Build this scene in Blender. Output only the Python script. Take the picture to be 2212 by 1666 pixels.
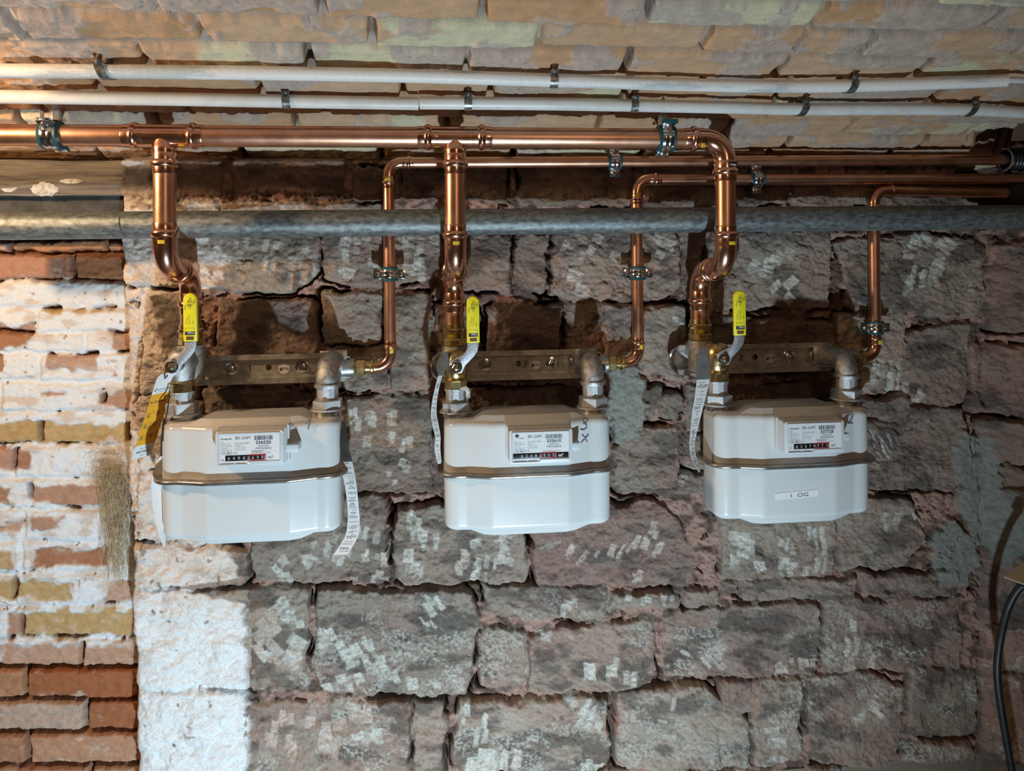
import bpy, bmesh, math, random
import numpy as np
from mathutils import Vector, Matrix

for o in list(bpy.data.objects):
    bpy.data.objects.remove(o, do_unlink=True)
SC = bpy.context.scene
COL = SC.collection
random.seed(7)
RNG = np.random.default_rng(11)

# ------------------------------------------------------------------ camera
IMG_W, IMG_H, FOC = 2212.0, 1666.0, 1560.0      # the photograph's frame
PCX, PCY = 1106.0, 560.0                        # principal point (the lens is shifted down)
YAW = math.atan(0.0967)
ROLL = 0.0108
CAM = np.array([0.0, -1.42, 1.5])
FWD = np.array([math.sin(YAW), math.cos(YAW), 0.0])
R0 = np.array([math.cos(YAW), -math.sin(YAW), 0.0])
U0 = np.array([0.0, 0.0, 1.0])
RGT = math.cos(ROLL) * R0 - math.sin(ROLL) * U0
UPV = math.sin(ROLL) * R0 + math.cos(ROLL) * U0
cam = bpy.data.cameras.new('camera')
cam.sensor_fit = 'HORIZONTAL'
cam.sensor_width = 36.0
cam.lens = FOC / IMG_W * 36.0
cam.shift_y = -(IMG_H / 2 - PCY) / IMG_W
cam.clip_start = 0.02
camo = bpy.data.objects.new('camera', cam)
COL.objects.link(camo)
M = Matrix(((RGT[0], UPV[0], -FWD[0], CAM[0]), (RGT[1], UPV[1], -FWD[1], CAM[1]), (RGT[2], UPV[2], -FWD[2], CAM[2]), (0, 0, 0, 1)))
camo.matrix_world = M
SC.camera = camo

# ------------------------------------------------------------------ light
SC.view_settings.view_transform = 'Standard'
SC.view_settings.look = 'None'
SC.view_settings.gamma = 1.0
SC.view_settings.use_curve_mapping = False
SC.view_settings.exposure = 0.0
W = bpy.data.worlds.new('cellar_air')
SC.world = W
W.use_nodes = True
W.node_tree.nodes['Background'].inputs[0].default_value = (0.55, 0.42, 0.30, 1)
W.node_tree.nodes['Background'].inputs[1].default_value = 0.055

def spot(name, loc, target, power, color, size, angle, blend):
    l = bpy.data.lights.new(name, 'SPOT')
    l.energy = power
    l.color = color
    l.shadow_soft_size = size
    l.spot_size = math.radians(angle)
    l.spot_blend = blend
    o = bpy.data.objects.new(name, l)
    COL.objects.link(o)
    o.location = loc
    d = Vector(target) - Vector(loc)
    o.rotation_euler = d.to_track_quat('-Z', 'Y').to_euler()
    return o

# cool work light standing on the floor in front of the wall, aimed up and to the left
spot('floor_work_light', (0.12, -1.36, 0.14), (-0.50, 0.0, 1.10), 122, (0.66, 0.865, 1.0), 0.022, 144, 0.95)
# warm bulb hanging under the vault out of frame to the left
bl = bpy.data.lights.new('ceiling_bulb', 'POINT')
bl.energy = 22
bl.color = (1.0, 0.67, 0.38)
bl.shadow_soft_size = 0.03
blo = bpy.data.objects.new('ceiling_bulb', bl)
COL.objects.link(blo)
blo.location = (-0.98, -0.52, 1.785)

# weak warm fill added behind the camera to lift the shaded tones
b2 = bpy.data.lights.new('rear_fill', 'POINT')
b2.energy = 5
b2.color = (1.0, 0.70, 0.42)
b2.shadow_soft_size = 0.06
b2o = bpy.data.objects.new('rear_fill', b2)
COL.objects.link(b2o)
b2o.location = (0.5, -2.0, 1.86)

# ------------------------------------------------------------------ pixel <-> place (measuring the photograph)
def P(px, py, Y):
    a, b = (px - PCX) / FOC, (PCY - py) / FOC
    d = FWD + a * RGT + b * UPV
    s = (Y - CAM[1]) / d[1]
    return Vector(CAM + s * d)

def proj(X, Y, Z):
    dx, dy, dz = X - CAM[0], Y - CAM[1], Z - CAM[2]
    w = dx * FWD[0] + dy * FWD[1] + dz * FWD[2]
    a = (dx * RGT[0] + dy * RGT[1] + dz * RGT[2]) / w
    b = (dx * UPV[0] + dy * UPV[1] + dz * UPV[2]) / w
    return PCX + FOC * a, PCY - FOC * b

def mpp(px, py, Y):          # metres per pixel there
    return (P(px, py, Y) - P(px, py + 1, Y)).length

CZ0, CSL = 1.5 + 0.2246, 0.251
def ceil_z(Y):
    y = -Y
    return CZ0 + CSL * y if y < 0.75 else CZ0 + CSL * 0.75 + 0.15 * math.sin(min(1.57, (y - 0.75) * 1.4)) * 1.2

def under_vault(px, py, off):          # point on that line of sight, off metres below the vault
    lo, hi = -0.9, 0.1
    f = lambda Y: P(px, py, Y).z - (ceil_z(Y) - off)
    for _ in range(50):
        mid = (lo + hi) / 2
        if f(mid) < 0: lo = mid
        else: hi = mid
    return P(px, py, (lo + hi) / 2)

# ------------------------------------------------------------------ mesh builder
class MB:
    def __init__(self):
        self.v, self.f = [], []
    def add(self, vs, fs):
        n = len(self.v)
        self.v += [tuple(p) for p in vs]
        self.f += [tuple(i + n for i in f) for f in fs]
        return self
    def tube(self, path, r, n=24, cap=True):
        path = [Vector(p) for p in path]
        m = len(path)
        rs = r if isinstance(r, (list, tuple)) else [r] * m
        t = []
        for i in range(m):
            a = path[min(i + 1, m - 1)] - path[max(i - 1, 0)]
            t.append(a.normalized() if a.length > 1e-12 else (t[-1] if t else Vector((0, 0, 1))))
        ref = Vector((0, 0, 1)) if abs(t[0].z) < 0.9 else Vector((1, 0, 0))
        u = (ref - t[0] * ref.dot(t[0])).normalized()
        vs, fs = [], []
        for i in range(m):
            u = (u - t[i] * u.dot(t[i])).normalized()
            w = t[i].cross(u)
            for k in range(n):
                a = 2 * math.pi * k / n
                vs.append(path[i] + (u * math.cos(a) + w * math.sin(a)) * rs[i])
        for i in range(m - 1):
            for k in range(n):
                k2 = (k + 1) % n
                fs.append((i * n + k, i * n + k2, (i + 1) * n + k2, (i + 1) * n + k))
        if cap:
            fs.append(tuple(range(n))[::-1])
            fs.append(tuple((m - 1) * n + k for k in range(n)))
        return self.add(vs, fs)
    def lathe(self, p0, axis, prof, n=32, cap=True):
        p0, axis = Vector(p0), Vector(axis).normalized()
        ref = Vector((0, 0, 1)) if abs(axis.z) < 0.9 else Vector((1, 0, 0))
        u = (ref - axis * ref.dot(axis)).normalized()
        w = axis.cross(u)
        vs, fs = [], []
        for (s, r) in prof:
            for k in range(n):
                a = 2 * math.pi * (k + 0.5) / n
                vs.append(p0 + axis * s + (u * math.cos(a) + w * math.sin(a)) * r)
        m = len(prof)
        for i in range(m - 1):
            for k in range(n):
                k2 = (k + 1) % n
                fs.append((i * n + k, i * n + k2, (i + 1) * n + k2, (i + 1) * n + k))
        if cap:
            fs.append(tuple(range(n))[::-1])
            fs.append(tuple((m - 1) * n + k for k in range(n)))
        return self.add(vs, fs)
    def box(self, c, size, ex=(1, 0, 0), ey=(0, 1, 0), ez=(0, 0, 1), bev=0.0):
        c, ex, ey, ez = Vector(c), Vector(ex), Vector(ey), Vector(ez)
        bm = bmesh.new()
        bmesh.ops.create_cube(bm, size=1.0)
        for v in bm.verts:
            v.co = Vector((v.co.x * size[0], v.co.y * size[1], v.co.z * size[2]))
        if bev > 0:
            bmesh.ops.bevel(bm, geom=list(bm.edges), offset=bev, segments=2, profile=0.5, affect='EDGES')
        bm.verts.index_update()
        vs = [c + ex * v.co.x + ey * v.co.y + ez * v.co.z for v in bm.verts]
        fs = [tuple(v.index for v in f.verts) for f in bm.faces]
        bm.free()
        return self.add(vs, fs)
    def prism(self, poly, o, ex, ey, ez, th, bev=0.0):     # poly in ex/ey, extruded th along ez
        o, ex, ey, ez = Vector(o), Vector(ex), Vector(ey), Vector(ez)
        bm = bmesh.new()
        b = [bm.verts.new((x, y, 0)) for x, y in poly]
        f = bm.faces.new(b)
        r = bmesh.ops.extrude_face_region(bm, geom=[f])
        for g in r['geom']:
            if isinstance(g, bmesh.types.BMVert): g.co.z += th
        bmesh.ops.recalc_face_normals(bm, faces=bm.faces)
        if bev > 0:
            es = [e for e in bm.edges if len(e.link_faces) == 2 and abs(e.verts[0].co.z - e.verts[1].co.z) < 1e-9]
            bmesh.ops.bevel(bm, geom=es, offset=bev, segments=2, profile=0.5, affect='EDGES')
        bm.verts.index_update()
        vs = [o + ex * v.co.x + ey * v.co.y + ez * v.co.z for v in bm.verts]
        fs = [tuple(v.index for v in f.verts) for f in bm.faces]
        bm.free()
        return self.add(vs, fs)
    def sheet(self, rows, th=0.0003):     # rows: list of lists of points; a thin solid sheet
        rows = [[Vector(p) for p in r] for r in rows]
        m, n = len(rows), len(rows[0])
        nor = []
        for i in range(m):
            for j in range(n):
                a = rows[min(i + 1, m - 1)][j] - rows[max(i - 1, 0)][j]
                b = rows[i][min(j + 1, n - 1)] - rows[i][max(j - 1, 0)]
                nor.append(a.cross(b).normalized())
        flat = [p for r in rows for p in r]
        vs = [p + q * th / 2 for p, q in zip(flat, nor)] + [p - q * th / 2 for p, q in zip(flat, nor)]
        N = m * n
        fs = []
        for i in range(m - 1):
            for j in range(n - 1):
                a, b, c, d = i * n + j, i * n + j + 1, (i + 1) * n + j + 1, (i + 1) * n + j
                fs.append((a, b, c, d)); fs.append((d + N, c + N, b + N, a + N))
        rim = [j for j in range(n)] + [i * n + n - 1 for i in range(1, m)] + [(m - 1) * n + j for j in range(n - 2, -1, -1)] + [i * n for i in range(m - 2, 0, -1)]
        for q in range(len(rim)):
            a, b = rim[q], rim[(q + 1) % len(rim)]
            fs.append((b, a, a + N, b + N))
        return self.add(vs, fs)
    def text(self, s, o, ex, ey, size, align='LEFT', wide=1.0, bold=0.0):
        vs, fs, w = text_geo(s, bold)
        off = {'LEFT': 0.0, 'CENTER': -w / 2, 'RIGHT': -w}[align]
        o, ex, ey = Vector(o), Vector(ex), Vector(ey)
        k = size / 0.7          # size = cap height
        return self.add([o + ex * ((x + off) * k * wide) + ey * (y * k) for x, y in vs], fs)
    def quad(self, o, ex, ey, x0, y0, x1, y1):
        o, ex, ey = Vector(o), Vector(ex), Vector(ey)
        return self.add([o + ex * x0 + ey * y0, o + ex * x1 + ey * y0, o + ex * x1 + ey * y1, o + ex * x0 + ey * y1], [(0, 1, 2, 3)])
    def stroke(self, pts, o, ex, ey, r):       # pen stroke lying on a surface
        o, ex, ey = Vector(o), Vector(ex), Vector(ey)
        return self.tube([o + ex * x + ey * y for x, y in pts], r, 6)
    def build(self, name, mat, parent=None, ang=38, smooth=True):
        me = bpy.data.meshes.new(name)
        me.from_pydata([tuple(p) for p in self.v], [], self.f)
        bm = bmesh.new(); bm.from_mesh(me)
        bmesh.ops.recalc_face_normals(bm, faces=bm.faces)
        bm.to_mesh(me); bm.free()
        me.materials.append(mat)
        if smooth:
            me.polygons.foreach_set('use_smooth', [True] * len(me.polygons))
            me.set_sharp_from_angle(angle=math.radians(ang))
        o = bpy.data.objects.new(name, me)
        COL.objects.link(o)
        if parent is not None:
            o.parent = parent
            off = world_loc(parent)
            me.transform(Matrix.Translation(-off))
        else:
            xs = np.array(self.v)
            c = Vector(((xs[:, 0].min() + xs[:, 0].max()) / 2, (xs[:, 1].min() + xs[:, 1].max()) / 2, xs[:, 2].min()))
            me.transform(Matrix.Translation(-c)); o.location = c
        return o

def world_loc(o):
    v = Vector(o.location)
    while o.parent is not None:
        o = o.parent; v = v + Vector(o.location)
    return v

_tg = {}
def text_geo(s, bold=0.0):
    if (s, bold) in _tg: return _tg[(s, bold)]
    cu = bpy.data.curves.new('txt', 'FONT')
    cu.body = s
    cu.resolution_u = 3
    cu.offset = bold
    o = bpy.data.objects.new('txt', cu)
    COL.objects.link(o)
    dg = bpy.context.evaluated_depsgraph_get()
    me = bpy.data.meshes.new_from_object(o.evaluated_get(dg))
    vs = [(v.co.x, v.co.y) for v in me.vertices]
    fs = [tuple(p.vertices) for p in me.polygons]
    w = max([x for x, y in vs] or [0])
    bpy.data.objects.remove(o, do_unlink=True); bpy.data.curves.remove(cu); bpy.data.meshes.remove(me)
    _tg[(s, bold)] = (vs, fs, w)
    return _tg[(s, bold)]

def fillet(pts, rad, n=10):
    pts = [Vector(p) for p in pts]
    out = [pts[0]]
    for i in range(1, len(pts) - 1):
        a = (pts[i - 1] - pts[i]).normalized(); b = (pts[i + 1] - pts[i]).normalized()
        ang = math.acos(max(-1, min(1, a.dot(b))))
        phi = math.pi - ang
        r = rad[i - 1] if isinstance(rad, (list, tuple)) else rad
        if phi < 1e-3: out.append(pts[i]); continue
        t = r * math.tan(phi / 2)
        t = min(t, (pts[i - 1] - pts[i]).length * 0.499, (pts[i + 1] - pts[i]).length * 0.499) if len(pts) > 3 else t
        r = t / math.tan(phi / 2)
        c = pts[i] + (a + b).normalized() * (r / math.cos(phi / 2))
        s0 = pts[i] + a * t - c; s1 = pts[i] + b * t - c
        for k in range(n + 1):
            q = k / n
            out.append(c + (s0 * math.sin((1 - q) * phi) + s1 * math.sin(q * phi)) / math.sin(phi))
    out.append(pts[-1])
    return out

def spline(pts, n=8):       # Catmull-Rom through points
    pts = [Vector(p) for p in pts]
    out = []
    for i in range(len(pts) - 1):
        p0, p1, p2, p3 = pts[max(i - 1, 0)], pts[i], pts[i + 1], pts[min(i + 2, len(pts) - 1)]
        for k in range(n):
            t = k / n
            out.append(0.5 * ((2 * p1) + (p2 - p0) * t + (2 * p0 - 5 * p1 + 4 * p2 - p3) * t * t + (3 * p1 - p0 - 3 * p2 + p3) * t ** 3))
    out.append(pts[-1])
    return out

def tag(o, label=None, cat=None, group=None, kind=None):
    if label: o['label'] = label
    if cat: o['category'] = cat
    if group: o['group'] = group
    if kind: o['kind'] = kind
    return o

def thing(name, loc, label, cat, group=None):
    o = bpy.data.objects.new(name, None)
    o.empty_display_size = 0.02
    COL.objects.link(o)
    o.location = loc
    return tag(o, label, cat, group)

# ------------------------------------------------------------------ materials
def mat(name, color, rough=0.5, metal=0.0, var=0.0, scale=40.0, bump=0.0, bscale=300.0, color2=None, rvar=0.0, spec=0.5, coat=0.0, ramp=(0.4, 0.6), stretch=None):
    m = bpy.data.materials.new(name)
    m.use_nodes = True
    nt = m.node_tree
    b = nt.nodes['Principled BSDF']
    b.inputs['Base Color'].default_value = (*color, 1)
    b.inputs['Roughness'].default_value = rough
    b.inputs['Metallic'].default_value = metal
    b.inputs['Specular IOR Level'].default_value = spec
    b.inputs['Coat Weight'].default_value = coat
    geo = nt.nodes.new('ShaderNodeNewGeometry')
    src = geo.outputs['Position']
    if stretch:
        mp = nt.nodes.new('ShaderNodeVectorMath'); mp.operation = 'MULTIPLY'
        mp.inputs[1].default_value = stretch
        nt.links.new(src, mp.inputs[0]); src = mp.outputs[0]
    nz = nt.nodes.new('ShaderNodeTexNoise')
    nz.inputs['Scale'].default_value = scale
    nz.inputs['Detail'].default_value = 6
    nz.inputs['Roughness'].default_value = 0.62
    nt.links.new(src, nz.inputs['Vector'])
    rp = nt.nodes.new('ShaderNodeValToRGB')
    rp.color_ramp.elements[0].position = ramp[0]
    rp.color_ramp.elements[1].position = ramp[1]
    nt.links.new(nz.outputs['Fac'], rp.inputs['Fac'])
    if color2 is None:
        color2 = tuple(c * (1 - var) for c in color)
    rp.color_ramp.elements[0].color = (*color2, 1)
    rp.color_ramp.elements[1].color = (*color, 1)
    nt.links.new(rp.outputs['Color'], b.inputs['Base Color'])
    if rvar:
        mr = nt.nodes.new('ShaderNodeMapRange')
        mr.inputs['To Min'].default_value = max(0.02, rough - rvar)
        mr.inputs['To Max'].default_value = rough + rvar
        nt.links.new(nz.outputs['Fac'], mr.inputs['Value'])
        nt.links.new(mr.outputs['Result'], b.inputs['Roughness'])
    if bump:
        n2 = nt.nodes.new('ShaderNodeTexNoise')
        n2.inputs['Scale'].default_value = bscale
        n2.inputs['Detail'].default_value = 4
        nt.links.new(geo.outputs['Position'], n2.inputs['Vector'])
        bp = nt.nodes.new('ShaderNodeBump')
        bp.inputs['Strength'].default_value = bump
        bp.inputs['Distance'].default_value = 0.001
        nt.links.new(n2.outputs['Fac'], bp.inputs['Height'])
        nt.links.new(bp.outputs['Normal'], b.inputs['Normal'])
    return m

MT = {}
MT['copper'] = mat('copper', (0.90, 0.52, 0.36), 0.34, 1.0, color2=(0.74, 0.37, 0.23), scale=22, rvar=0.09, ramp=(0.3, 0.72))
MT['copper_fitting'] = mat('copper_fitting', (0.90, 0.53, 0.38), 0.21, 1.0, color2=(0.74, 0.37, 0.24), scale=30, rvar=0.06, ramp=(0.3, 0.7))
MT['brass'] = mat('brass', (0.80, 0.62, 0.30), 0.26, 1.0, color2=(0.50, 0.36, 0.15), scale=60, rvar=0.08, ramp=(0.3, 0.6), bump=0.15, bscale=900)
MT['galv'] = mat('galvanised', (0.66, 0.67, 0.66), 0.36, 1.0, color2=(0.45, 0.46, 0.46), scale=70, rvar=0.1, bump=0.1, bscale=1200)
MT['cast'] = mat('galvanised_casting', (0.62, 0.62, 0.60), 0.46, 0.95, color2=(0.36, 0.36, 0.35), scale=120, rvar=0.12, bump=0.5, bscale=1400)
MT['nut'] = mat('rough_zinc', (0.68, 0.70, 0.72), 0.5, 0.9, color2=(0.48, 0.50, 0.52), scale=500, rvar=0.1, bump=0.5, bscale=2200)
MT['zinc'] = mat('bright_zinc', (0.78, 0.80, 0.83), 0.17, 1.0, color2=(0.6, 0.62, 0.66), scale=90, rvar=0.06)
MT['plate'] = mat('plate_steel', (0.66, 0.64, 0.60), 0.42, 0.75, color2=(0.46, 0.44, 0.41), scale=60, rvar=0.1, bump=0.08, bscale=500)
MT['old_steel'] = mat('weathered_steel', (0.27, 0.305, 0.305), 0.40, 0.5, color2=(0.085, 0.09, 0.088), scale=150, rvar=0.12, bump=0.35, bscale=1500, ramp=(0.32, 0.66), stretch=(0.5, 1, 1))
MT['clip'] = mat('dull_clip_steel', (0.34, 0.36, 0.35), 0.4, 0.9, color2=(0.16, 0.15, 0.14), scale=150, rvar=0.12)
MT['rust'] = mat('rusty_spacer', (0.16, 0.11, 0.085), 0.7, 0.2, color2=(0.07, 0.05, 0.04), scale=150)
MT['conduit'] = mat('white_conduit_plastic', (0.70, 0.70, 0.68), 0.38, 0.0, color2=(0.60, 0.59, 0.56), scale=25, rvar=0.1, bump=0.2, bscale=160, ramp=(0.35, 0.6))
MT['conduit_paint'] = mat('painted_conduit', (0.76, 0.73, 0.70), 0.48, 0.0, color2=(0.50, 0.53, 0.53), scale=16, rvar=0.1, bump=0.7, bscale=130, ramp=(0.40, 0.46), stretch=(0.25, 1.5, 1.5))
MT['paint'] = mat('meter_enamel', (0.67, 0.685, 0.68), 0.24, 0.0, color2=(0.64, 0.655, 0.65), scale=6, bump=0.02, bscale=120, coat=0.25)
MT['housing'] = mat('counter_plastic', (0.66, 0.675, 0.68), 0.42, 0.0, color2=(0.62, 0.635, 0.64), scale=20)
MT['seam'] = mat('crimped_seam_metal', (0.50, 0.47, 0.43), 0.28, 0.85, color2=(0.36, 0.34, 0.31), scale=40)
MT['label'] = mat('printed_label_white', (0.80, 0.81, 0.82), 0.35, 0.0, var=0.02)
MT['ink'] = mat('black_print', (0.045, 0.05, 0.06), 0.6, 0.0, var=0.1)
MT['greyink'] = mat('grey_print', (0.17, 0.18, 0.20), 0.6, 0.0, var=0.1)
MT['drum'] = mat('counter_black', (0.012, 0.012, 0.014), 0.35, 0.0, var=0.1)
MT['red'] = mat('counter_red', (0.50, 0.035, 0.05), 0.45, 0.0, var=0.15)
MT['digit'] = mat('digit_white', (0.78, 0.78, 0.76), 0.5, 0.0, var=0.02)
MT['pen'] = mat('blue_black_pen', (0.02, 0.03, 0.07), 0.5, 0.0, var=0.1)
MT['purple'] = mat('purple_crayon', (0.42, 0.34, 0.50), 0.7, 0.0, var=0.25, scale=800)
MT['yellow'] = mat('yellow_grip', (0.85, 0.76, 0.03), 0.42, 0.0, color2=(0.80, 0.70, 0.02), scale=12)
MT['yellow_dot'] = mat('yellow_marker', (0.70, 0.52, 0.03), 0.35, 0.0, color2=(0.10, 0.06, 0.02), scale=900, ramp=(0.34, 0.44))
MT['window_brown'] = mat('brown_slot', (0.16, 0.075, 0.03), 0.5, 0.0, var=0.2)
MT['lever'] = mat('lever_steel', (0.60, 0.62, 0.66), 0.46, 0.9, color2=(0.42, 0.44, 0.47), scale=400, bump=0.4, bscale=1500)
MT['teal'] = mat('teal_rubber', (0.004, 0.075, 0.095), 0.5, 0.0, var=0.25)
MT['darkrubber'] = mat('dark_green_rubber', (0.006, 0.03, 0.035), 0.5, 0.0, var=0.3)
MT['orange'] = mat('orange_card', (0.78, 0.36, 0.012), 0.5, 0.0, var=0.05)
MT['paper'] = mat('paper', (0.74, 0.72, 0.70), 0.6, 0.0, var=0.05, scale=30)
MT['tape'] = mat('dark_tape', (0.07, 0.062, 0.055), 0.22, 0.0, var=0.4, scale=60, bump=0.8, bscale=90)
MT['greytape'] = mat('grey_tape', (0.17, 0.16, 0.15), 0.3, 0.0, var=0.3, scale=60, bump=0.8, bscale=90)
MT['cable'] = mat('black_cable_rubber', (0.014, 0.017, 0.022), 0.45, 0.0, var=0.3, scale=60)
MT['corr'] = mat('black_corrugated_plastic', (0.010, 0.010, 0.012), 0.35, 0.0, var=0.3)
MT['greytube'] = mat('dark_grey_sleeve', (0.045, 0.045, 0.042), 0.5, 0.0, var=0.3)
MT['rim_grey'] = mat('pale_grey_rim', (0.22, 0.19, 0.16), 0.5, 0.0, var=0.2)
MT['beige'] = mat('beige_box_plastic', (0.42, 0.36, 0.24), 0.4, 0.0, var=0.05)
MT['hemp'] = mat('hemp_fibre', (0.50, 0.38, 0.22), 0.7, 0.0, color2=(0.30, 0.21, 0.11), scale=90)
MT['thread'] = mat('dusty_thread', (0.30, 0.24, 0.19), 0.8, 0.0, var=0.2)
MT['timber'] = mat('old_timber', (0.20, 0.175, 0.15), 0.85, 0.0, color2=(0.06, 0.05, 0.042), scale=85, bump=1.0, bscale=220, ramp=(0.36, 0.62), stretch=(0.07, 1, 1))
MT['slate'] = mat('dark_plank', (0.075, 0.073, 0.07), 0.8, 0.0, color2=(0.035, 0.033, 0.03), scale=22, bump=0.8, bscale=150)
MT['plaster'] = mat('plaster_patch', (0.56, 0.58, 0.57), 0.9, 0.0, color2=(0.36, 0.33, 0.28), scale=90, bump=1.0, bscale=300)
MT['floor'] = mat('cellar_floor', (0.22, 0.19, 0.16), 0.9, 0.0, color2=(0.12, 0.10, 0.08), scale=5, bump=0.6, bscale=60)
MT['rear'] = mat('rear_brick', (0.28, 0.20, 0.15), 0.9, 0.0, color2=(0.16, 0.11, 0.08), scale=9, bump=0.6, bscale=60)
MT['darkhole'] = mat('recess_soil', (0.05, 0.035, 0.028), 0.95, 0.0, color2=(0.02, 0.015, 0.012), scale=50, bump=1.0, bscale=200)

def glassy():
    m = bpy.data.materials.new('clear_window_plastic')
    m.use_nodes = True
    nt = m.node_tree
    nt.nodes.clear()
    out = nt.nodes.new('ShaderNodeOutputMaterial')
    mx = nt.nodes.new('ShaderNodeMixShader')
    tr = nt.nodes.new('ShaderNodeBsdfTransparent')
    gl = nt.nodes.new('ShaderNodeBsdfGlossy')
    fr = nt.nodes.new('ShaderNodeValue')
    fr.outputs[0].default_value = 0.03
    gl.inputs['Roughness'].default_value = 0.05
    nt.links.new(fr.outputs[0], mx.inputs[0])
    nt.links.new(tr.outputs[0], mx.inputs[1])
    nt.links.new(gl.outputs[0], mx.inputs[2])
    nt.links.new(mx.outputs[0], out.inputs[0])
    return m
MT['glass'] = glassy()
MT['rim'] = mat('window_rim_plastic', (0.62, 0.66, 0.70), 0.12, 0.0, var=0.1, coat=0.6)

def masonry(name, fine=520.0, speck=0.22, bump=0.5, rough=0.92):
    m = bpy.data.materials.new(name)
    m.use_nodes = True
    nt = m.node_tree
    b = nt.nodes['Principled BSDF']
    b.inputs['Roughness'].default_value = rough
    b.inputs['Specular IOR Level'].default_value = 0.25
    at = nt.nodes.new('ShaderNodeAttribute'); at.attribute_name = 'albedo'
    geo = nt.nodes.new('ShaderNodeNewGeometry')
    nz = nt.nodes.new('ShaderNodeTexNoise')
    nz.inputs['Scale'].default_value = fine
    nz.inputs['Detail'].default_value = 5
    nz.inputs['Roughness'].default_value = 0.7
    nt.links.new(geo.outputs['Position'], nz.inputs['Vector'])
    mr = nt.nodes.new('ShaderNodeMapRange')
    mr.inputs['From Min'].default_value = 0.3
    mr.inputs['From Max'].default_value = 0.7
    mr.inputs['To Min'].default_value = 1 - speck
    mr.inputs['To Max'].default_value = 1 + speck
    nt.links.new(nz.outputs['Fac'], mr.inputs['Value'])
    vm = nt.nodes.new('ShaderNodeVectorMath'); vm.operation = 'SCALE'
    nt.links.new(at.outputs['Color'], vm.inputs[0])
    nt.links.new(mr.outputs['Result'], vm.inputs['Scale'])
    nt.links.new(vm.outputs[0], b.inputs['Base Color'])
    bp = nt.nodes.new('ShaderNodeBump')
    bp.inputs['Strength'].default_value = bump
    bp.inputs['Distance'].default_value = 0.0022
    n2 = nt.nodes.new('ShaderNodeTexNoise')
    n2.inputs['Scale'].default_value = fine * 0.32
    n2.inputs['Detail'].default_value = 3
    nt.links.new(geo.outputs['Position'], n2.inputs['Vector'])
    ad = nt.nodes.new('ShaderNodeMath'); ad.operation = 'MULTIPLY_ADD'
    ad.inputs[1].default_value = 1.6
    nt.links.new(n2.outputs['Fac'], ad.inputs[0])
    nt.links.new(nz.outputs['Fac'], ad.inputs[2])
    nt.links.new(ad.outputs[0], bp.inputs['Height'])
    nt.links.new(bp.outputs['Normal'], b.inputs['Normal'])
    return m
MT['stone'] = masonry('sandstone_masonry', 520.0, 0.26, 0.65)
MT['brick'] = masonry('brick_masonry', 420, 0.15, 0.35)
MT['vault'] = masonry('vault_brickwork', 380, 0.14, 0.35)
# ------------------------------------------------------------------ masonry: real relief, one mesh per wall
_tab = [np.random.default_rng(100 + k).random((256, 256)).astype(np.float32) for k in range(12)]
def vnoise(x, y, seed=0):
    t = _tab[seed % 12]
    xi = np.floor(x).astype(int); yi = np.floor(y).astype(int)
    fx = x - xi; fy = y - yi
    fx = fx * fx * (3 - 2 * fx); fy = fy * fy * (3 - 2 * fy)
    xi &= 255; yi &= 255; x1 = (xi + 1) & 255; y1 = (yi + 1) & 255
    return (t[xi, yi] * (1 - fx) + t[x1, yi] * fx) * (1 - fy) + (t[xi, y1] * (1 - fx) + t[x1, y1] * fx) * fy

def fbm(x, y, octv=4, seed=0, gain=0.5):
    s = np.zeros_like(x); a = 1.0; n = 0.0
    for k in range(octv):
        s += a * vnoise(x * 2 ** k + 17.3 * k + seed * 7.7, y * 2 ** k + 9.1 * k + seed * 3.1, seed + k)
        n += a; a *= gain
    return s / n

def sstep(e0, e1, x):
    t = np.clip((x - e0) / (e1 - e0), 0, 1)
    return t * t * (3 - 2 * t)

def srgb(r, g, b):
    f = lambda c: (c / 255 / 12.92) if c / 255 <= 0.04045 else ((c / 255 + 0.055) / 1.055) ** 2.4
    return np.array([f(r), f(g), f(b)], dtype=np.float32)

def mixc(a, b, t):
    return a * (1 - t[..., None]) + b * t[..., None]

def grid_mesh(name, X, Y, Z, C, m, extra=None, kind='structure'):
    ny, nx = X.shape
    co = np.stack([X, Y, Z], -1).reshape(-1, 3).astype(np.float32)
    idx = np.arange(ny * nx).reshape(ny, nx)
    q = np.stack([idx[:-1, :-1], idx[:-1, 1:], idx[1:, 1:], idx[1:, :-1]], -1).reshape(-1, 4)
    col = np.concatenate([np.clip(C, 0.003, 0.95).reshape(-1, 3), np.ones((ny * nx, 1))], 1).astype(np.float32)
    if extra:
        for (vs, fs, c) in extra:
            q = np.concatenate([q, np.array(fs) + len(co)])
            co = np.concatenate([co, np.array(vs, dtype=np.float32)])
            col = np.concatenate([col, np.tile(np.array([*c, 1], dtype=np.float32), (len(vs), 1))])
    me = bpy.data.meshes.new(name)
    me.vertices.add(len(co)); me.vertices.foreach_set('co', co.ravel())
    me.loops.add(q.size); me.loops.foreach_set('vertex_index', q.ravel().astype(np.int32))
    me.polygons.add(len(q)); me.polygons.foreach_set('loop_start', np.arange(0, q.size, 4, dtype=np.int32))
    me.polygons.foreach_set('use_smooth', np.ones(len(q), dtype=bool))
    me.update(calc_edges=True)
    ca = me.color_attributes.new('albedo', 'FLOAT_COLOR', 'POINT')
    ca.data.foreach_set('color', col.ravel())
    me.materials.append(m)
    o = bpy.data.objects.new(name, me)
    COL.objects.link(o)
    o['kind'] = kind
    return o

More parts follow.
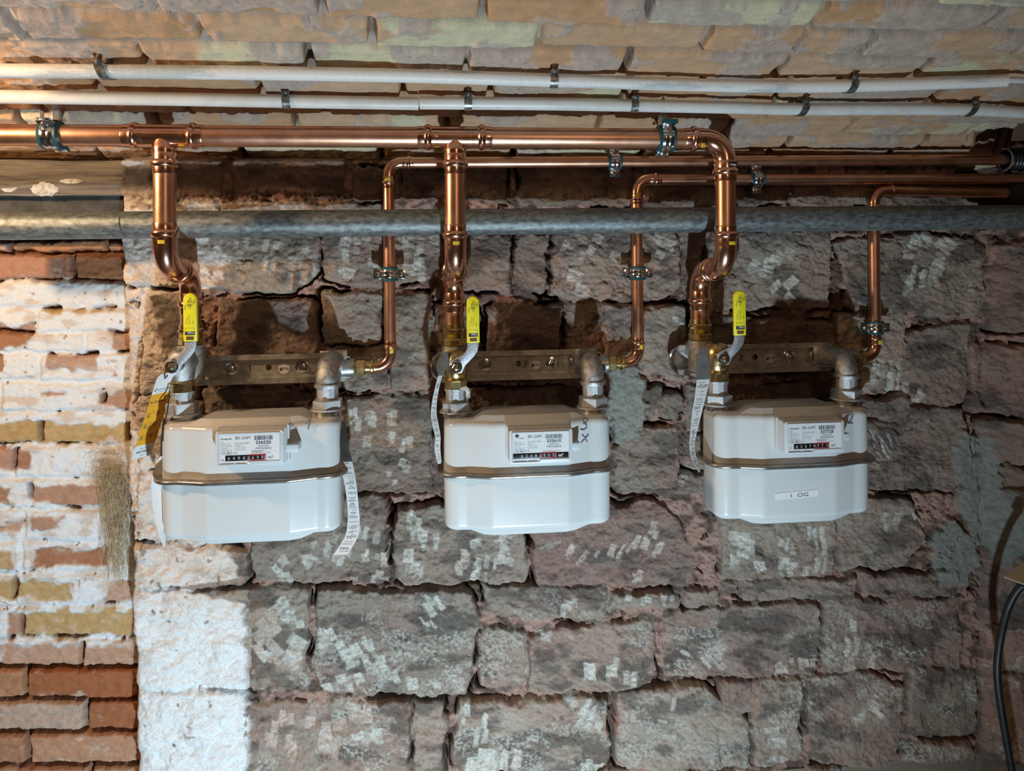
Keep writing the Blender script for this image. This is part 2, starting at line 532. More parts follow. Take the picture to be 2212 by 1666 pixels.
def quadsd(px, py, poly, k=5.0):        # signed distance inside a convex outline, corners softened
    d = None
    n = len(poly)
    ar = sum(poly[i][0] * poly[(i + 1) % n][1] - poly[(i + 1) % n][0] * poly[i][1] for i in range(n))
    sg = 1.0 if ar > 0 else -1.0
    acc = 0.0
    for i in range(n):
        x0, y0 = poly[i]; x1, y1 = poly[(i + 1) % n]
        L = math.hypot(x1 - x0, y1 - y0)
        e = sg * ((x1 - x0) * (py - y0) - (y1 - y0) * (px - x0)) / L
        acc = acc + np.exp(-np.clip(e, -60, 200) / k)
    return -k * np.log(acc)

# outlines of the sandstone blocks (measured in the photograph), tint 0 grey .. 1 reddish, darkness
S = []
def st(x0, y0, x1, y1, tint=0.4, dark=0.0, poly=None, h=None):
    j = lambda: random.uniform(-5, 5)
    p = poly or [(x0 + j(), y0 + j()), (x1 + j(), y0 + j()), (x1 + j(), y1 + j()), (x0 + j(), y1 + j())]
    S.append((p, tint, dark, h))
# top course, brown brick headers, the shade of the pipes partly darkened in
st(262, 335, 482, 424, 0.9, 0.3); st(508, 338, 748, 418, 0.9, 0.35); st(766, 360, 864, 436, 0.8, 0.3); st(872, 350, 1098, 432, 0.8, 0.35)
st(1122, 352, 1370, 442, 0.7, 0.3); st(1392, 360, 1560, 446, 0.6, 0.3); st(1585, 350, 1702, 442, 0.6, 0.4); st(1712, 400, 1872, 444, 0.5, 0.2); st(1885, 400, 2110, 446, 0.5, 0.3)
st(278, 436, 470, 470, 0.3, 0.0); st(480, 440, 840, 474, 0.3, 0.1)
# course under the grey pipe
st(268, 482, 686, 628, 0.35, 0.0, [(268, 482), (684, 480), (688, 590), (640, 634), (268, 612)])
st(697, 498, 955, 618, 0.45, 0.1, [(697, 500), (955, 492), (950, 600), (800, 622), (702, 606)])
st(962, 500, 1098, 630, 0.45, 0.15); st(1112, 500, 1180, 632, 0.4, 0.2, [(1112, 500), (1184, 500), (1172, 634), (1106, 606)])
st(1190, 492, 1468, 655, 0.5, 0.05, [(1192, 490), (1464, 488), (1470, 620), (1420, 652), (1184, 640)])
st(1482, 490, 1512, 655, 0.3, 0.1); st(1530, 500, 1792, 660, 0.25, 0.1)
st(1804, 512, 2114, 684, 0.2, 0.1, [(1804, 520), (1990, 502), (2112, 520), (2116, 650), (2090, 688), (1830, 664)])
# behind the brackets
st(308, 632, 425, 850, 0.3, 0.0); st(470, 650, 690, 772, 0.75, 0.2); st(700, 636, 830, 742, 0.3, 0.1); st(848, 640, 930, 842, 0.35, 0.05)
st(706, 752, 842, 842, 0.35, 0.1); st(940, 660, 1030, 770, 0.7, 0.2); st(1046, 660, 1216, 768, 0.6, 0.15); st(1226, 650, 1292, 760, 0.5, 0.1); st(1304, 660, 1372, 770, 0.5, 0.0)
st(1386, 664, 1482, 826, 0.3, 0.05, [(1388, 668), (1478, 662), (1480, 826), (1384, 800)])
st(1496, 674, 1620, 800, 0.5, 0.3); st(1630, 690, 1800, 762, 0.7, 0.3); st(1812, 672, 1944, 782, 0.4, 0.0); st(1846, 784, 1944, 844, 0.25, -0.1)
st(1950, 700, 2086, 880, 0.5, 0.15, [(1952, 712), (2084, 698), (2080, 862), (2020, 884), (1952, 856)])
st(440, 842, 690, 900, 0.6, 0.3); st(1010, 842, 1250, 900, 0.6, 0.45, h=-0.02); st(1580, 832, 1790, 880, 0.6, 0.45, h=-0.01)  # shade above the meter tops is put into these darkness values
# beside and between the meters
st(300, 858, 440, 1010, 0.35, 0.0); st(300, 1020, 545, 1170, 0.3, 0.0); st(742, 856, 932, 1058, 0.4, 0.2); st(742, 1066, 842, 1104, 0.4, 0.3)
st(936, 880, 968, 1050, 0.4, 0.3); st(1320, 806, 1392, 950, 0.05, 0.0, h=0.012); st(1368, 836, 1418, 900, 0.3, 0.25); st(1426, 846, 1470, 902, 0.3, 0.3); st(1478, 830, 1530, 930, 0.3, 0.2)
st(1322, 925, 1462, 1062, 0.3, 0.15, [(1322, 962), (1385, 925), (1464, 920), (1460, 1066), (1322, 1058)])
st(1472, 940, 1540, 1010, 0.3, 0.1); st(1466, 1020, 1540, 1060, 0.3, 0.1); st(1862, 856, 1960, 906, 0.35, 0.3)
st(1862, 912, 2090, 1062, 0.35, 0.15, [(1862, 918), (2086, 900), (2092, 1000), (2060, 1062), (1862, 1050)]); st(1970, 880, 2076, 902, 0.4, 0.3)
st(560, 1060, 840, 1258, 0.35, 0.1, [(540, 1076), (842, 1082), (840, 1250), (700, 1262), (552, 1254)])
st(852, 1090, 1136, 1256, 0.35, 0.0, [(856, 1094), (1138, 1080), (1136, 1254), (880, 1256), (852, 1236)])
st(1148, 1076, 1530, 1262, 0.75, 0.2, [(1148, 1096), (1400, 1078), (1520, 1090), (1500, 1200), (1530, 1262), (1160, 1258), (1148, 1230)])
st(1546, 1134, 1798, 1244, 0.25, 0.05, [(1546, 1100), (1800, 1090), (1796, 1216), (1780, 1238), (1560, 1248)])
st(1806, 1076, 2020, 1226, 0.25, 0.1, [(1808, 1072), (2070, 1078), (2000, 1160), (2030, 1226), (1806, 1224)])
# thin course
st(1046, 1264, 1308, 1328, 0.35, 0.05); st(1316, 1272, 1470, 1306, 0.4, 0.05); st(1478, 1270, 1545, 1308, 0.4, 0.1); st(1552, 1256, 1586, 1290, 0.3, 0.0)
st(1590, 1248, 1846, 1296, 0.55, 0.1); st(1848, 1234, 2062, 1284, 0.55, 0.1, [(1846, 1238), (2060, 1232), (2064, 1282), (1872, 1284)])
# wide course
st(290, 1178, 540, 1262, 0.2, 0.0); st(292, 1272, 548, 1480, 0.2, 0.0); st(540, 1272, 668, 1478, 0.3, 0.0)
st(682, 1268, 1032, 1500, 0.35, 0.1, [(686, 1272), (1000, 1264), (1036, 1330), (1022, 1450), (1008, 1502), (700, 1494), (682, 1460)])
st(1034, 1350, 1138, 1490, 0.5, 0.1, [(1040, 1352), (1138, 1362), (1138, 1470), (1090, 1496), (1032, 1474)])
st(1142, 1338, 1440, 1490, 0.4, 0.05, [(1142, 1366), (1240, 1344), (1412, 1336), (1420, 1460), (1360, 1480), (1144, 1494)])
st(1438, 1302, 1768, 1458, 0.5, 0.1, [(1436, 1318), (1760, 1300), (1768, 1380), (1752, 1448), (1444, 1460)])
st(1778, 1292, 2076, 1440, 0.5, 0.1)
# lower course
st(294, 1486, 536, 1690, 0.2, 0.0); st(536, 1512, 890, 1690, 0.5, 0.05); st(896, 1512, 960, 1700, 0.1, 0.0)
st(972, 1502, 1314, 1664, 0.3, -0.05, [(990, 1512), (1312, 1500), (1314, 1640), (1290, 1664), (996, 1668), (972, 1634)])
st(1326, 1478, 1614, 1654, 0.2, -0.02, [(1330, 1482), (1520, 1476), (1612, 1550), (1614, 1650), (1400, 1658), (1326, 1640)])
st(1550, 1460, 1616, 1540, 0.5, 0.1); st(1624, 1458, 1722, 1642, 0.35, 0.0); st(1732, 1450, 1950, 1646, 0.4, 0.1, [(1734, 1454), (1840, 1448), (1950, 1480), (1946, 1600), (1900, 1650), (1750, 1640)])
st(1958, 1438, 2104, 1580, 0.4, 0.15); st(1946, 1600, 2100, 1648, 0.3, 0.1)
st(300, 1700, 640, 1860, 0.3); st(660, 1705, 960, 1870, 0.4); st(970, 1690, 1200, 1860, 0.4); st(1210, 1680, 1480, 1860, 0.4); st(1415, 1664, 1500, 1690, 0.5, 0.1)
st(1500, 1690, 1800, 1860, 0.4); st(1740, 1654, 1850, 1684, 0.4, 0.2); st(1810, 1690, 2100, 1860, 0.4)
# the part of the wall that comes forward on the right
R = [(2124, 520, 2206, 716), (2088, 744, 2250, 892), (2104, 902, 2290, 990), (2128, 1000, 2290, 1160), (2112, 1170, 2190, 1330), (2200, 1280, 2320, 1430), (2118, 1340, 2192, 1440),
     (2116, 1450, 2176, 1630), (2184, 1450, 2300, 1570), (2190, 1580, 2300, 1700), (2214, 520, 2330, 730), (2120, 1650, 2180, 1800), (2200, 1180, 2330, 1270)]
for r in R: st(*r, tint=0.55, dark=0.15)

# chisel-bright patches: (centre x, y, spread x, y, count, angle deg, w, h, pink)
CH = [(545, 560, 55, 45, 8, 10, 16, 30, 0.1), (640, 590, 45, 40, 9, 5, 16, 28, 0.4), (738, 530, 40, 30, 6, 4, 20, 30, 0.1), (790, 545, 18, 40, 4, 0, 20, 28, 0.1), (905, 545, 35, 45, 9, 4, 20, 34, 0.3),
      (756, 582, 14, 16, 2, 3, 36, 34, 0.2), (890, 590, 30, 16, 4, 2, 22, 26, 0.2), (1270, 540, 60, 30, 6, 25, 20, 26, 0.5), (1230, 600, 40, 30, 4, 10, 30, 26, 0.4), (1400, 540, 50, 30, 4, 30, 24, 24, 0.3),
      (1660, 575, 50, 30, 5, 30, 22, 26, 0.0), (1690, 625, 24, 24, 3, 40, 24, 34, 0.0), (1965, 540, 34, 22, 5, 20, 24, 34, 0.0), (2010, 555, 34, 34, 8, 35, 26, 34, 0.0), (1980, 606, 34, 20, 7, 5, 14, 34, 0.0), (2086, 625, 10, 14, 1, 0, 14, 26, 0.0),
      (1665, 570, 20, 12, 2, 20, 34, 26, 0.0), (770, 905, 24, 12, 4, 5, 14, 34, 0.0), (810, 902, 14, 10, 3, 5, 18, 30, 0.0), (848, 905, 14, 12, 3, 5, 16, 26, 0.0), (790, 946, 6, 10, 1, 4, 18, 34, 0.0), (842, 950, 8, 12, 2, 10, 16, 28, 0.0), (880, 985, 12, 34, 5, 14, 16, 24, 0.0),
      (850, 1030, 10, 12, 2, 10, 12, 16, 0.0), (1455, 720, 20, 40, 5, 10, 12, 20, 0.0), (1900, 815, 40, 20, 12, 3, 12, 40, 0.0), (1965, 840, 18, 24, 3, 25, 18, 34, 0.2), (1480, 1030, 16, 30, 3, 10, 22, 20, 0.0),
      (760, 1180, 60, 40, 11, 12, 14, 28, 0.2), (600, 1230, 40, 24, 7, -35, 16, 24, 0.1), (680, 1190, 40, 30, 6, -30, 16, 22, 0.1), (800, 1230, 40, 30, 7, 3, 18, 28, 0.4), (900, 1135, 18, 30, 8, 6, 14, 34, 0.0), (930, 1160, 20, 12, 5, 4, 14, 26, 0.0),
      (895, 1210, 14, 30, 6, 2, 20, 28, 0.1), (1010, 1205, 22, 20, 6, 4, 14, 30, 0.5), (1048, 1225, 26, 16, 7, 12, 12, 30, 0.0), (1090, 1190, 14, 40, 8, 14, 16, 24, 0.2), (1040, 1165, 50, 8, 5, 0, 20, 16, 0.0),
      (1260, 1190, 34, 16, 5, 40, 12, 26, 0.6), (1340, 1185, 24, 16, 5, 30, 12, 30, 0.5), (1400, 1165, 40, 30, 7, 22, 14, 30, 0.5), (1370, 1245, 26, 12, 2, 12, 16, 26, 0.5), (1195, 1175, 24, 6, 3, -25, 30, 6, 0.0),
      (1590, 1170, 16, 24, 6, 3, 22, 30, 0.0), (1612, 1185, 12, 16, 3, 5, 20, 34, 0.0), (1576, 1215, 14, 14, 3, 3, 10, 26, 0.0), (1640, 1215, 14, 12, 2, -25, 16, 26, 0.0), (1690, 1195, 16, 34, 7, 4, 14, 30, 0.0), (1755, 1185, 16, 40, 10, 2, 12, 34, 0.0), (1720, 1225, 20, 12, 4, 6, 14, 24, 0.0),
      (1920, 1125, 22, 12, 3, 25, 14, 28, 0.0), (1985, 1105, 22, 12, 5, -20, 16, 20, 0.0), (590, 1300, 40, 20, 4, -35, 30, 34, 0.1), (570, 1365, 30, 30, 4, -35, 34, 40, 0.2), (640, 1395, 24, 24, 3, 30, 34, 30, 0.0), (600, 1410, 40, 24, 6, -30, 24, 40, 0.1), (640, 1330, 20, 16, 3, -15, 30, 24, 0.0),
      (710, 1385, 34, 20, 8, -25, 20, 30, 0.1), (770, 1400, 40, 24, 9, -25, 18, 30, 0.0), (800, 1440, 50, 30, 8, -20, 20, 30, 0.0), (860, 1460, 40, 16, 6, -20, 22, 30, 0.0), (740, 1470, 40, 16, 6, -15, 20, 30, 0.1), (940, 1300, 14, 14, 3, -35, 16, 34, 0.0), (920, 1335, 16, 14, 3, -35, 10, 20, 0.0), (960, 1465, 40, 16, 5, -10, 16, 22, 0.1),
      (1225, 1295, 14, 22, 4, 6, 18, 26, 0.0), (1400, 1288, 50, 10, 8, 12, 14, 18, 0.0), (1278, 1440, 10, 12, 2, 4, 24, 32, 0.0), (1320, 1435, 14, 16, 4, 3, 14, 30, 0.0), (1350, 1448, 20, 10, 4, 5, 14, 30, 0.1), (1185, 1360, 24, 14, 3, 10, 26, 22, 0.0),
      (1680, 1445, 16, 6, 2, 2, 16, 32, 0.5), (1725, 1428, 32, 4, 5, 1, 14, 26, 0.6), (1560, 1420, 50, 24, 6, 35, 16, 30, 0.4), (1500, 1420, 30, 12, 3, 40, 20, 10, 0.1), (1810, 1425, 8, 8, 1, 4, 18, 30, 0.5), (1852, 1425, 24, 8, 4, 3, 12, 36, 0.5), (1830, 1370, 14, 40, 5, 6, 16, 34, 0.2),
      (630, 1585, 60, 40, 12, 10, 20, 34, 0.7), (760, 1540, 40, 24, 6, -5, 30, 30, 0.5), (795, 1590, 30, 20, 5, -10, 26, 24, 0.0), (720, 1590, 20, 24, 4, 5, 24, 40, 0.6), (1000, 1535, 14, 24, 4, 3, 18, 40, 0.0), (1035, 1560, 14, 20, 4, 10, 12, 40, 0.1), (1050, 1640, 40, 30, 10, 8, 22, 40, 0.0), (1100, 1650, 24, 24, 5, 12, 18, 40, 0.2),
      (1240, 1515, 40, 16, 8, 25, 14, 20, 0.0), (1265, 1550, 24, 16, 6, 20, 14, 20, 0.0), (1270, 1655, 24, 10, 4, 3, 22, 24, 0.0), (1446, 1510, 4, 6, 1, 5, 10, 24, 0.0), (1424, 1553, 4, 4, 1, -80, 12, 24, 0.0), (1668, 1570, 20, 4, 1, 0, 30, 12, 0.0), (1670, 1595, 20, 10, 4, 2, 34, 14, 0.0), (1664, 1630, 16, 6, 2, 2, 30, 14, 0.0),
      (1870, 1515, 10, 10, 2, 45, 14, 26, 0.1), (1890, 1530, 14, 8, 2, -50, 14, 26, 0.1), (1845, 1545, 10, 14, 3, 35, 18, 22, 0.1), (1830, 1565, 10, 12, 2, 35, 18, 24, 0.1), (1910, 960, 30, 20, 8, -28, 4, 34, 0.0)]

STEP = 0.0019
def stone_wall():
    xl = P(262, 700, 0).x; xr = P(2330, 900, 0).x + 0.02
    zt = 1.5 + 0.225 + 0.03; zb = P(1106, 1712, 0).z
    nx = int((xr - xl) / STEP); ny = int((zt - zb) / STEP)
    # the pier's left edge leans a little
    zz = np.linspace(zt, zb, ny)
    lp = np.interp(zz, [P(300, 1666, 0).z, P(288, 1300, 0).z, P(276, 1000, 0).z, P(270, 640, 0).z, P(266, 340, 0).z], [P(301, 1666, 0).x, P(291, 1300, 0).x, P(277, 1000, 0).x, P(271, 640, 0).x, P(264, 340, 0).x])
    lp = lp + (fbm(zz * 28, zz * 0 + 3, 4, 3) - 0.5) * 0.014
    X = lp[:, None] + np.linspace(0, 1, nx)[None, :] * (xr - lp)[:, None]
    Z = np.repeat(zz[:, None], nx, 1)
    px, py = proj(X, np.zeros_like(X), Z)
    # wobble the outlines
    wx = px + (fbm(px / 46, py / 46, 3, 1) - 0.5) * 22 + (fbm(px / 9, py / 9, 2, 2) - 0.5) * 7
    wy = py + (fbm(px / 46 + 50, py / 46, 3, 4) - 0.5) * 22 + (fbm(px / 9 + 50, py / 9, 2, 5) - 0.5) * 7
    sd = np.full_like(X, -40.0); sid = np.full(X.shape, -1, int)
    for i, (p, tint, dark, h) in enumerate(S):
        xs = [q[0] for q in p]; ys = [q[1] for q in p]
        # rows and columns that could touch it
        rr = np.where((py.max(1) > min(ys) - 45) & (py.min(1) < max(ys) + 45))[0]
        if len(rr) == 0: continue
        cc = np.where((px[rr].max(0) > min(xs) - 45) & (px[rr].min(0) < max(xs) + 45))[0]
        if len(cc) == 0: continue
        sl = (slice(rr[0], rr[-1] + 1), slice(cc[0], cc[-1] + 1))
        d = quadsd(wx[sl], wy[sl], p, 4.0) + 3.5
        b = d > sd[sl]
        sd[sl] = np.where(b, d, sd[sl]); sid[sl] = np.where(b, i, sid[sl])
    rg = np.random.default_rng(5)
    N = len(S)
    hs = rg.uniform(0.008, 0.016, N); tx = rg.uniform(-0.00005, 0.00005, N); ty = rg.uniform(-0.00006, 0.00006, N)
    off = rg.uniform(0, 60, N)
    for i, s in enumerate(S):
        if s[3] is not None: hs[i] = s[3]
    tint = np.array([s[1] for s in S]) + rg.uniform(-0.12, 0.12, N); dark = np.array([s[2] for s in S]) + rg.uniform(-0.06, 0.08, N)
    cx = np.array([np.mean([q[0] for q in s[0]]) for s in S]); cy = np.array([np.mean([q[1] for q in s[0]]) for s in S])
    k = np.clip(sid, 0, N - 1)
    inside = sstep(-1.5, 2.0, sd)
    prof = sstep(-1.0, 8.0, sd) ** 0.6
    ox, oy = off[k], off[k] * 1.7
    n1 = fbm(px / 70 + ox, py / 60 + oy, 5, 0, 0.55)          # broad hewn relief
    n2 = fbm(px / 16 + ox, py / 13 + oy, 4, 3, 0.6)
    n3 = fbm(px / 6.5 + ox, py / 5.0 + oy, 3, 6, 0.6)
    rid = 1 - np.abs(2 * fbm(px / 60 + py / 160 + ox, py / 34 - px / 200, 4, 6, 0.55) - 1)
    H = prof * (hs[k] + (px - cx[k]) * tx[k] + (py - cy[k]) * ty[k]) + prof * ((n1 - 0.5) * 0.018 + (n2 - 0.5) * 0.008 + (rid - 0.7) * 0.007 + (n3 - 0.5) * 0.0034)
    mm = fbm(px / 22, py / 18, 5, 7, 0.6); mb = fbm(px / 90, py / 70, 3, 8)
    Hm = 0.003 + (mm - 0.5) * 0.024 + (mb - 0.5) * 0.018
    H = np.where(sd > 0, np.maximum(H, Hm - 0.004), H * 0 + Hm) * inside + Hm * (1 - inside)
    # open black joints along parts of the edges
    gate = sstep(0.50, 0.58, fbm(px / 75 + 9, py / 60 + 3, 3, 9))
    gap = np.exp(-((sd + 1.5) / 2.6) ** 2) * gate
    H -= gap * 0.034
    pit = sstep(0.60, 0.68, mm) * (1 - inside) * sstep(0.45, 0.6, mb)
    H -= pit * 0.016
    # cracks across faces
    ck = np.abs(fbm(px / 120 + 70, py / 60 + 11, 4, 10) - 0.5)
    crack = sstep(0.012, 0.0, ck) * sstep(0.55, 0.62, fbm(px / 200, py / 200 + 4, 2, 11)) * inside
    H -= crack * 0.0028
    # ---- colour of the stone, with shade darkened into some blocks
    grey = srgb(160, 147, 132); red = srgb(158, 128, 116); dk = srgb(78, 72, 68); lime = srgb(186, 182, 172)
    C = mixc(np.broadcast_to(grey, X.shape + (3,)), np.broadcast_to(red, X.shape + (3,)), np.clip(tint[k] + (fbm(px / 90 + ox, py / 50, 3, 2) - 0.5) * 1.2, 0, 1))
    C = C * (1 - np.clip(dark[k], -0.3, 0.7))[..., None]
    soot = sstep(0.50, 0.66, fbm(px / 80 + ox, py / 45 + oy, 5, 5, 0.6))
    C = mixc(C, np.broadcast_to(dk, C.shape), soot * 0.68)
    C = C * (0.72 + 0.56 * fbm(px / 5 + ox, py / 4, 3, 1, 0.7))[..., None]
    bloom = sstep(0.50, 0.66, fbm(px / 60 + 31 + ox, py / 40, 5, 8, 0.65)) * sstep(0.45, 0.6, fbm(px / 4, py / 3.5, 3, 3)) * sstep(1180, 1400, py)
    C = mixc(C, np.broadcast_to(lime, C.shape), bloom * 0.8)
    mort = mixc(np.broadcast_to(srgb(170, 136, 122), C.shape), np.broadcast_to(srgb(104, 86, 76), C.shape), sstep(0.42, 0.62, fbm(px / 30, py / 24, 4, 4)))
    mort = mort * (0.7 + 0.6 * fbm(px / 4, py / 4, 3, 6))[..., None]
    C = mixc(mort, C, inside)
    C = mixc(C, np.broadcast_to(srgb(34, 28, 26), C.shape), np.clip(gap * 0.7 + crack * 0.35 + pit * 0.5, 0, 1))
    # mortar smeared over some stone faces
    sm = sstep(0.60, 0.66, fbm(px / 55 + 5, py / 40 + 60, 5, 9, 0.6)) * inside * sstep(22, 4, sd)
    C = mixc(C, mort, sm * 0.8)
    # chisel-bright patches
    rc = np.random.default_rng(21)
    spk = sstep(0.36, 0.62, fbm(px / 3.2, py / 3.2, 2, 2))
    for (ax, ay, sx, sy, n, ang, w, h, pink) in CH:
        for q in range(n):
            bx = ax + rc.uniform(-sx, sx); by = ay + rc.uniform(-sy, sy); a = math.radians(ang + rc.uniform(-9, 9))
            ww = w * rc.uniform(0.6, 1.15) / 2; hh = h * rc.uniform(0.6, 1.15) / 2
            lum = rc.uniform(0.45, 0.98) * (0.72 + 0.28 * 1)
            r0 = np.searchsorted(-zz, -P(bx, by - 40, 0).z); r1 = np.searchsorted(-zz, -P(bx, by + 40, 0).z)
            if r1 <= r0: continue
            row = px[(r0 + min(r1, ny - 1)) // 2]
            c0, c1 = np.searchsorted(row, bx - 45), np.searchsorted(row, bx + 45)
            if c1 <= c0: continue
            sl = (slice(max(r0, 0), r1), slice(c0, c1))
            u = (px[sl] - bx) * math.cos(a) + (py[sl] - by) * math.sin(a); v = -(px[sl] - bx) * math.sin(a) + (py[sl] - by) * math.cos(a)
            u = u + (fbm(px[sl] / 7, py[sl] / 7, 2, 4) - 0.5) * 3.5; v = v + (fbm(px[sl] / 7 + 9, py[sl] / 7, 2, 5) - 0.5) * 3.5
            t = sstep(ww + 1, ww - 1.5, np.abs(u)) * sstep(hh + 1, hh - 1.5, np.abs(v)) * inside[sl]
            col = srgb(208, 203, 192) * (1 - pink) + srgb(204, 176, 162) * pink
            C[sl] = mixc(C[sl], np.broadcast_to(col, C[sl].shape) * (0.80 + 0.25 * spk[sl])[..., None], t * lum)
            H[sl] -= t * (0.0022 - v / max(hh, 1) * 0.0012)
    # whitewash on the pier at the left
    edge = 540 + (fbm(py / 40, px * 0 + 2, 3, 3) - 0.5) * 14
    e2 = np.interp(py, [430, 520, 560, 620, 640, 760, 900, 1100, 1180, 1240, 1262, 1300, 1500, 1720], [340, 470, 500, 470, 330, 350, 420, 440, 500, 520, 380, 535, 540, 545])
    edge = np.minimum(edge, e2 + (fbm(px / 20, py / 20, 4, 1) - 0.5) * 46)
    ww = sstep(edge + 8, edge - 10, px)
    lowp = sstep(1150, 1400, py)
    thin = sstep(0.30, 0.48, fbm(px / 26, py / 20, 5, 6, 0.6)) * (0.36 - 0.31 * lowp) + 0.64 + 0.31 * lowp
    wcol = mixc(np.broadcast_to(srgb(226, 214, 204), C.shape), np.broadcast_to(srgb(236, 235, 234), C.shape), lowp)
    wcol = mixc(wcol, np.broadcast_to(srgb(176, 152, 136), C.shape), sstep(0.56, 0.72, fbm(px / 30 + 8, py / 12, 5, 7, 0.62)) * (0.6 - 0.45 * lowp))
    chip = sstep(0.70 + 0.06 * lowp, 0.74 + 0.06 * lowp, fbm(px / 18 + 3, py / 22, 4, 2)) * 0.9
    wmask = ww * np.clip(thin, 0, 1) * (1 - chip) * (1 - np.clip(gap, 0, 1) * 0.75)
    C = mixc(C, wcol, wmask)
    # under whitewash the joints are nearly flush
    flush = ww * sstep(1140, 1290, py)
    Hs = 0.014 + (n1 - 0.5) * 0.02 + (n2 - 0.5) * 0.006 + (rid - 0.7) * 0.008
    jo = np.exp(-((sd - 1) / 5.0) ** 2)
    H = H * (1 - flush * 0.85) + (Hs - jo * 0.006) * flush * 0.85
    # grey cement patches
    cem = lambda cx_, cy_, rx, ry: sstep(1.1, 0.9, np.hypot((px - cx_) / rx, (py - cy_) / ry) + (fbm(px / 24, py / 24, 4, 5) - 0.5) * 0.9)
    cm = np.maximum.reduce([cem(1352, 870, 40, 90), cem(2052, 1190, 50, 70), cem(2110, 1060, 40, 110), cem(2085, 1000, 34, 60), cem(2150, 1130, 36, 80)])
    C = mixc(C, np.broadcast_to(srgb(142, 146, 138), C.shape) * (0.75 + 0.5 * fbm(px / 5, py / 5, 3, 8))[..., None], cm * 0.85)
    H = H * (1 - cm * 0.7) + (0.016 + (n2 - 0.5) * 0.006) * cm * 0.7
    # bright mottling by the pipe at the top left
    ef = sstep(0.48, 0.6, fbm(px / 30, py / 10, 4, 9)) * sstep(424, 436, py) * sstep(520, 440, py) * sstep(880, 300, px)
    C = mixc(C, np.broadcast_to(srgb(214, 208, 200), C.shape), ef * 0.8)
    # set-back strip under the vault, hollow at the far right; shade painted into both
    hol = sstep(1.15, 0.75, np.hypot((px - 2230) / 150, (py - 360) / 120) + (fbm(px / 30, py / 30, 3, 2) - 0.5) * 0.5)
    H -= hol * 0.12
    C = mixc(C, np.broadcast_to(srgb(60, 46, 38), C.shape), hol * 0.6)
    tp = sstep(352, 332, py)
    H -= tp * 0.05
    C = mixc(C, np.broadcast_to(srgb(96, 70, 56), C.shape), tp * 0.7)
    # right-hand wing comes forward
    x12 = np.interp(Z, [zb, zt], [P(2112, 1700, 0).x, P(2112, 300, 0).x])
    fw = np.maximum(0, X - x12) * 0.42
    crn = np.exp(-((px - 2112) / 5.0) ** 2) * (py > 700)
    H = H + fw - crn * 0.010 * sstep(0.4, 0.6, fbm(px / 30, py / 30, 2, 3))
    # the arris of the pier rounds off
    s = X - lp[:, None]
    H -= 0.012 * np.exp(-s / 0.006)
    Y = -H
    ci = int(np.argmin(np.abs(px[ny // 2] - 2112)))
    # side of the pier running back to the brick recess
    nb = 14
    sx = np.linspace(0, 0.17, nb)[::-1]
    Xs = lp[:, None] + (fbm(np.repeat(zz[:, None], nb, 1) * 60, np.repeat(sx[None], ny, 0) * 60, 3, 4) - 0.5) * 0.008 - 0.001
    Ys = Y[:, :1] + sx[None, :]
    Zs = np.repeat(zz[:, None], nb, 1)
    Cs = np.repeat(C[:, :1], nb, 1)
    low = [(lp[-1], 0.0, zb), (X[-1, ci], 0.0, zb), (X[-1, ci], 0.0, -0.02), (lp[-1], 0.0, -0.02)]
    low2 = [(lp[-1], 0.17, zb), (lp[-1], 0.0, zb), (lp[-1], 0.0, -0.02), (lp[-1], 0.17, -0.02)]
    ex = [(low, [(0, 1, 2, 3)], srgb(140, 126, 112)), (low2, [(0, 1, 2, 3)], srgb(140, 126, 112))]
    X2 = np.concatenate([Xs[:, :-1], X[:, :ci + 1]], 1); Y2 = np.concatenate([Ys[:, :-1], Y[:, :ci + 1]], 1)
    Z2 = np.concatenate([Zs[:, :-1], Z[:, :ci + 1]], 1); C2 = np.concatenate([Cs[:, :-1], C[:, :ci + 1]], 1)
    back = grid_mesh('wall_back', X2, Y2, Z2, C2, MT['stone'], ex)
    xe, ye = X[-1, -1], Y[-1, -1]
    # the side wall carries on toward the viewer, out of frame
    ex = [([(X[-1, ci], 0.0, zb), (xe, ye, zb), (xe, ye, -0.02), (X[-1, ci], 0.0, -0.02)], [(0, 1, 2, 3)], srgb(120, 104, 92)),
          ([(xe, float(Y[:, -1].mean()), -0.02), (xe + 0.9, -1.9, -0.02), (xe + 0.9, -1.9, 1.95), (xe, float(Y[:, -1].mean()), 1.95)], [(0, 1, 2, 3)], srgb(110, 96, 86))]
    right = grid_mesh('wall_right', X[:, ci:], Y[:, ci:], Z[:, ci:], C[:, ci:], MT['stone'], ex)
    return back, right
WALL_BACK, WALL_RIGHT = stone_wall()

def rows_sd(c, bounds):          # index of the course and distance to its nearest joint (in the units of c)
    b = np.array(bounds)
    i = np.clip(np.searchsorted(b, c) - 1, 0, len(b) - 2)
    return i, np.minimum(c - b[i], b[i + 1] - c)

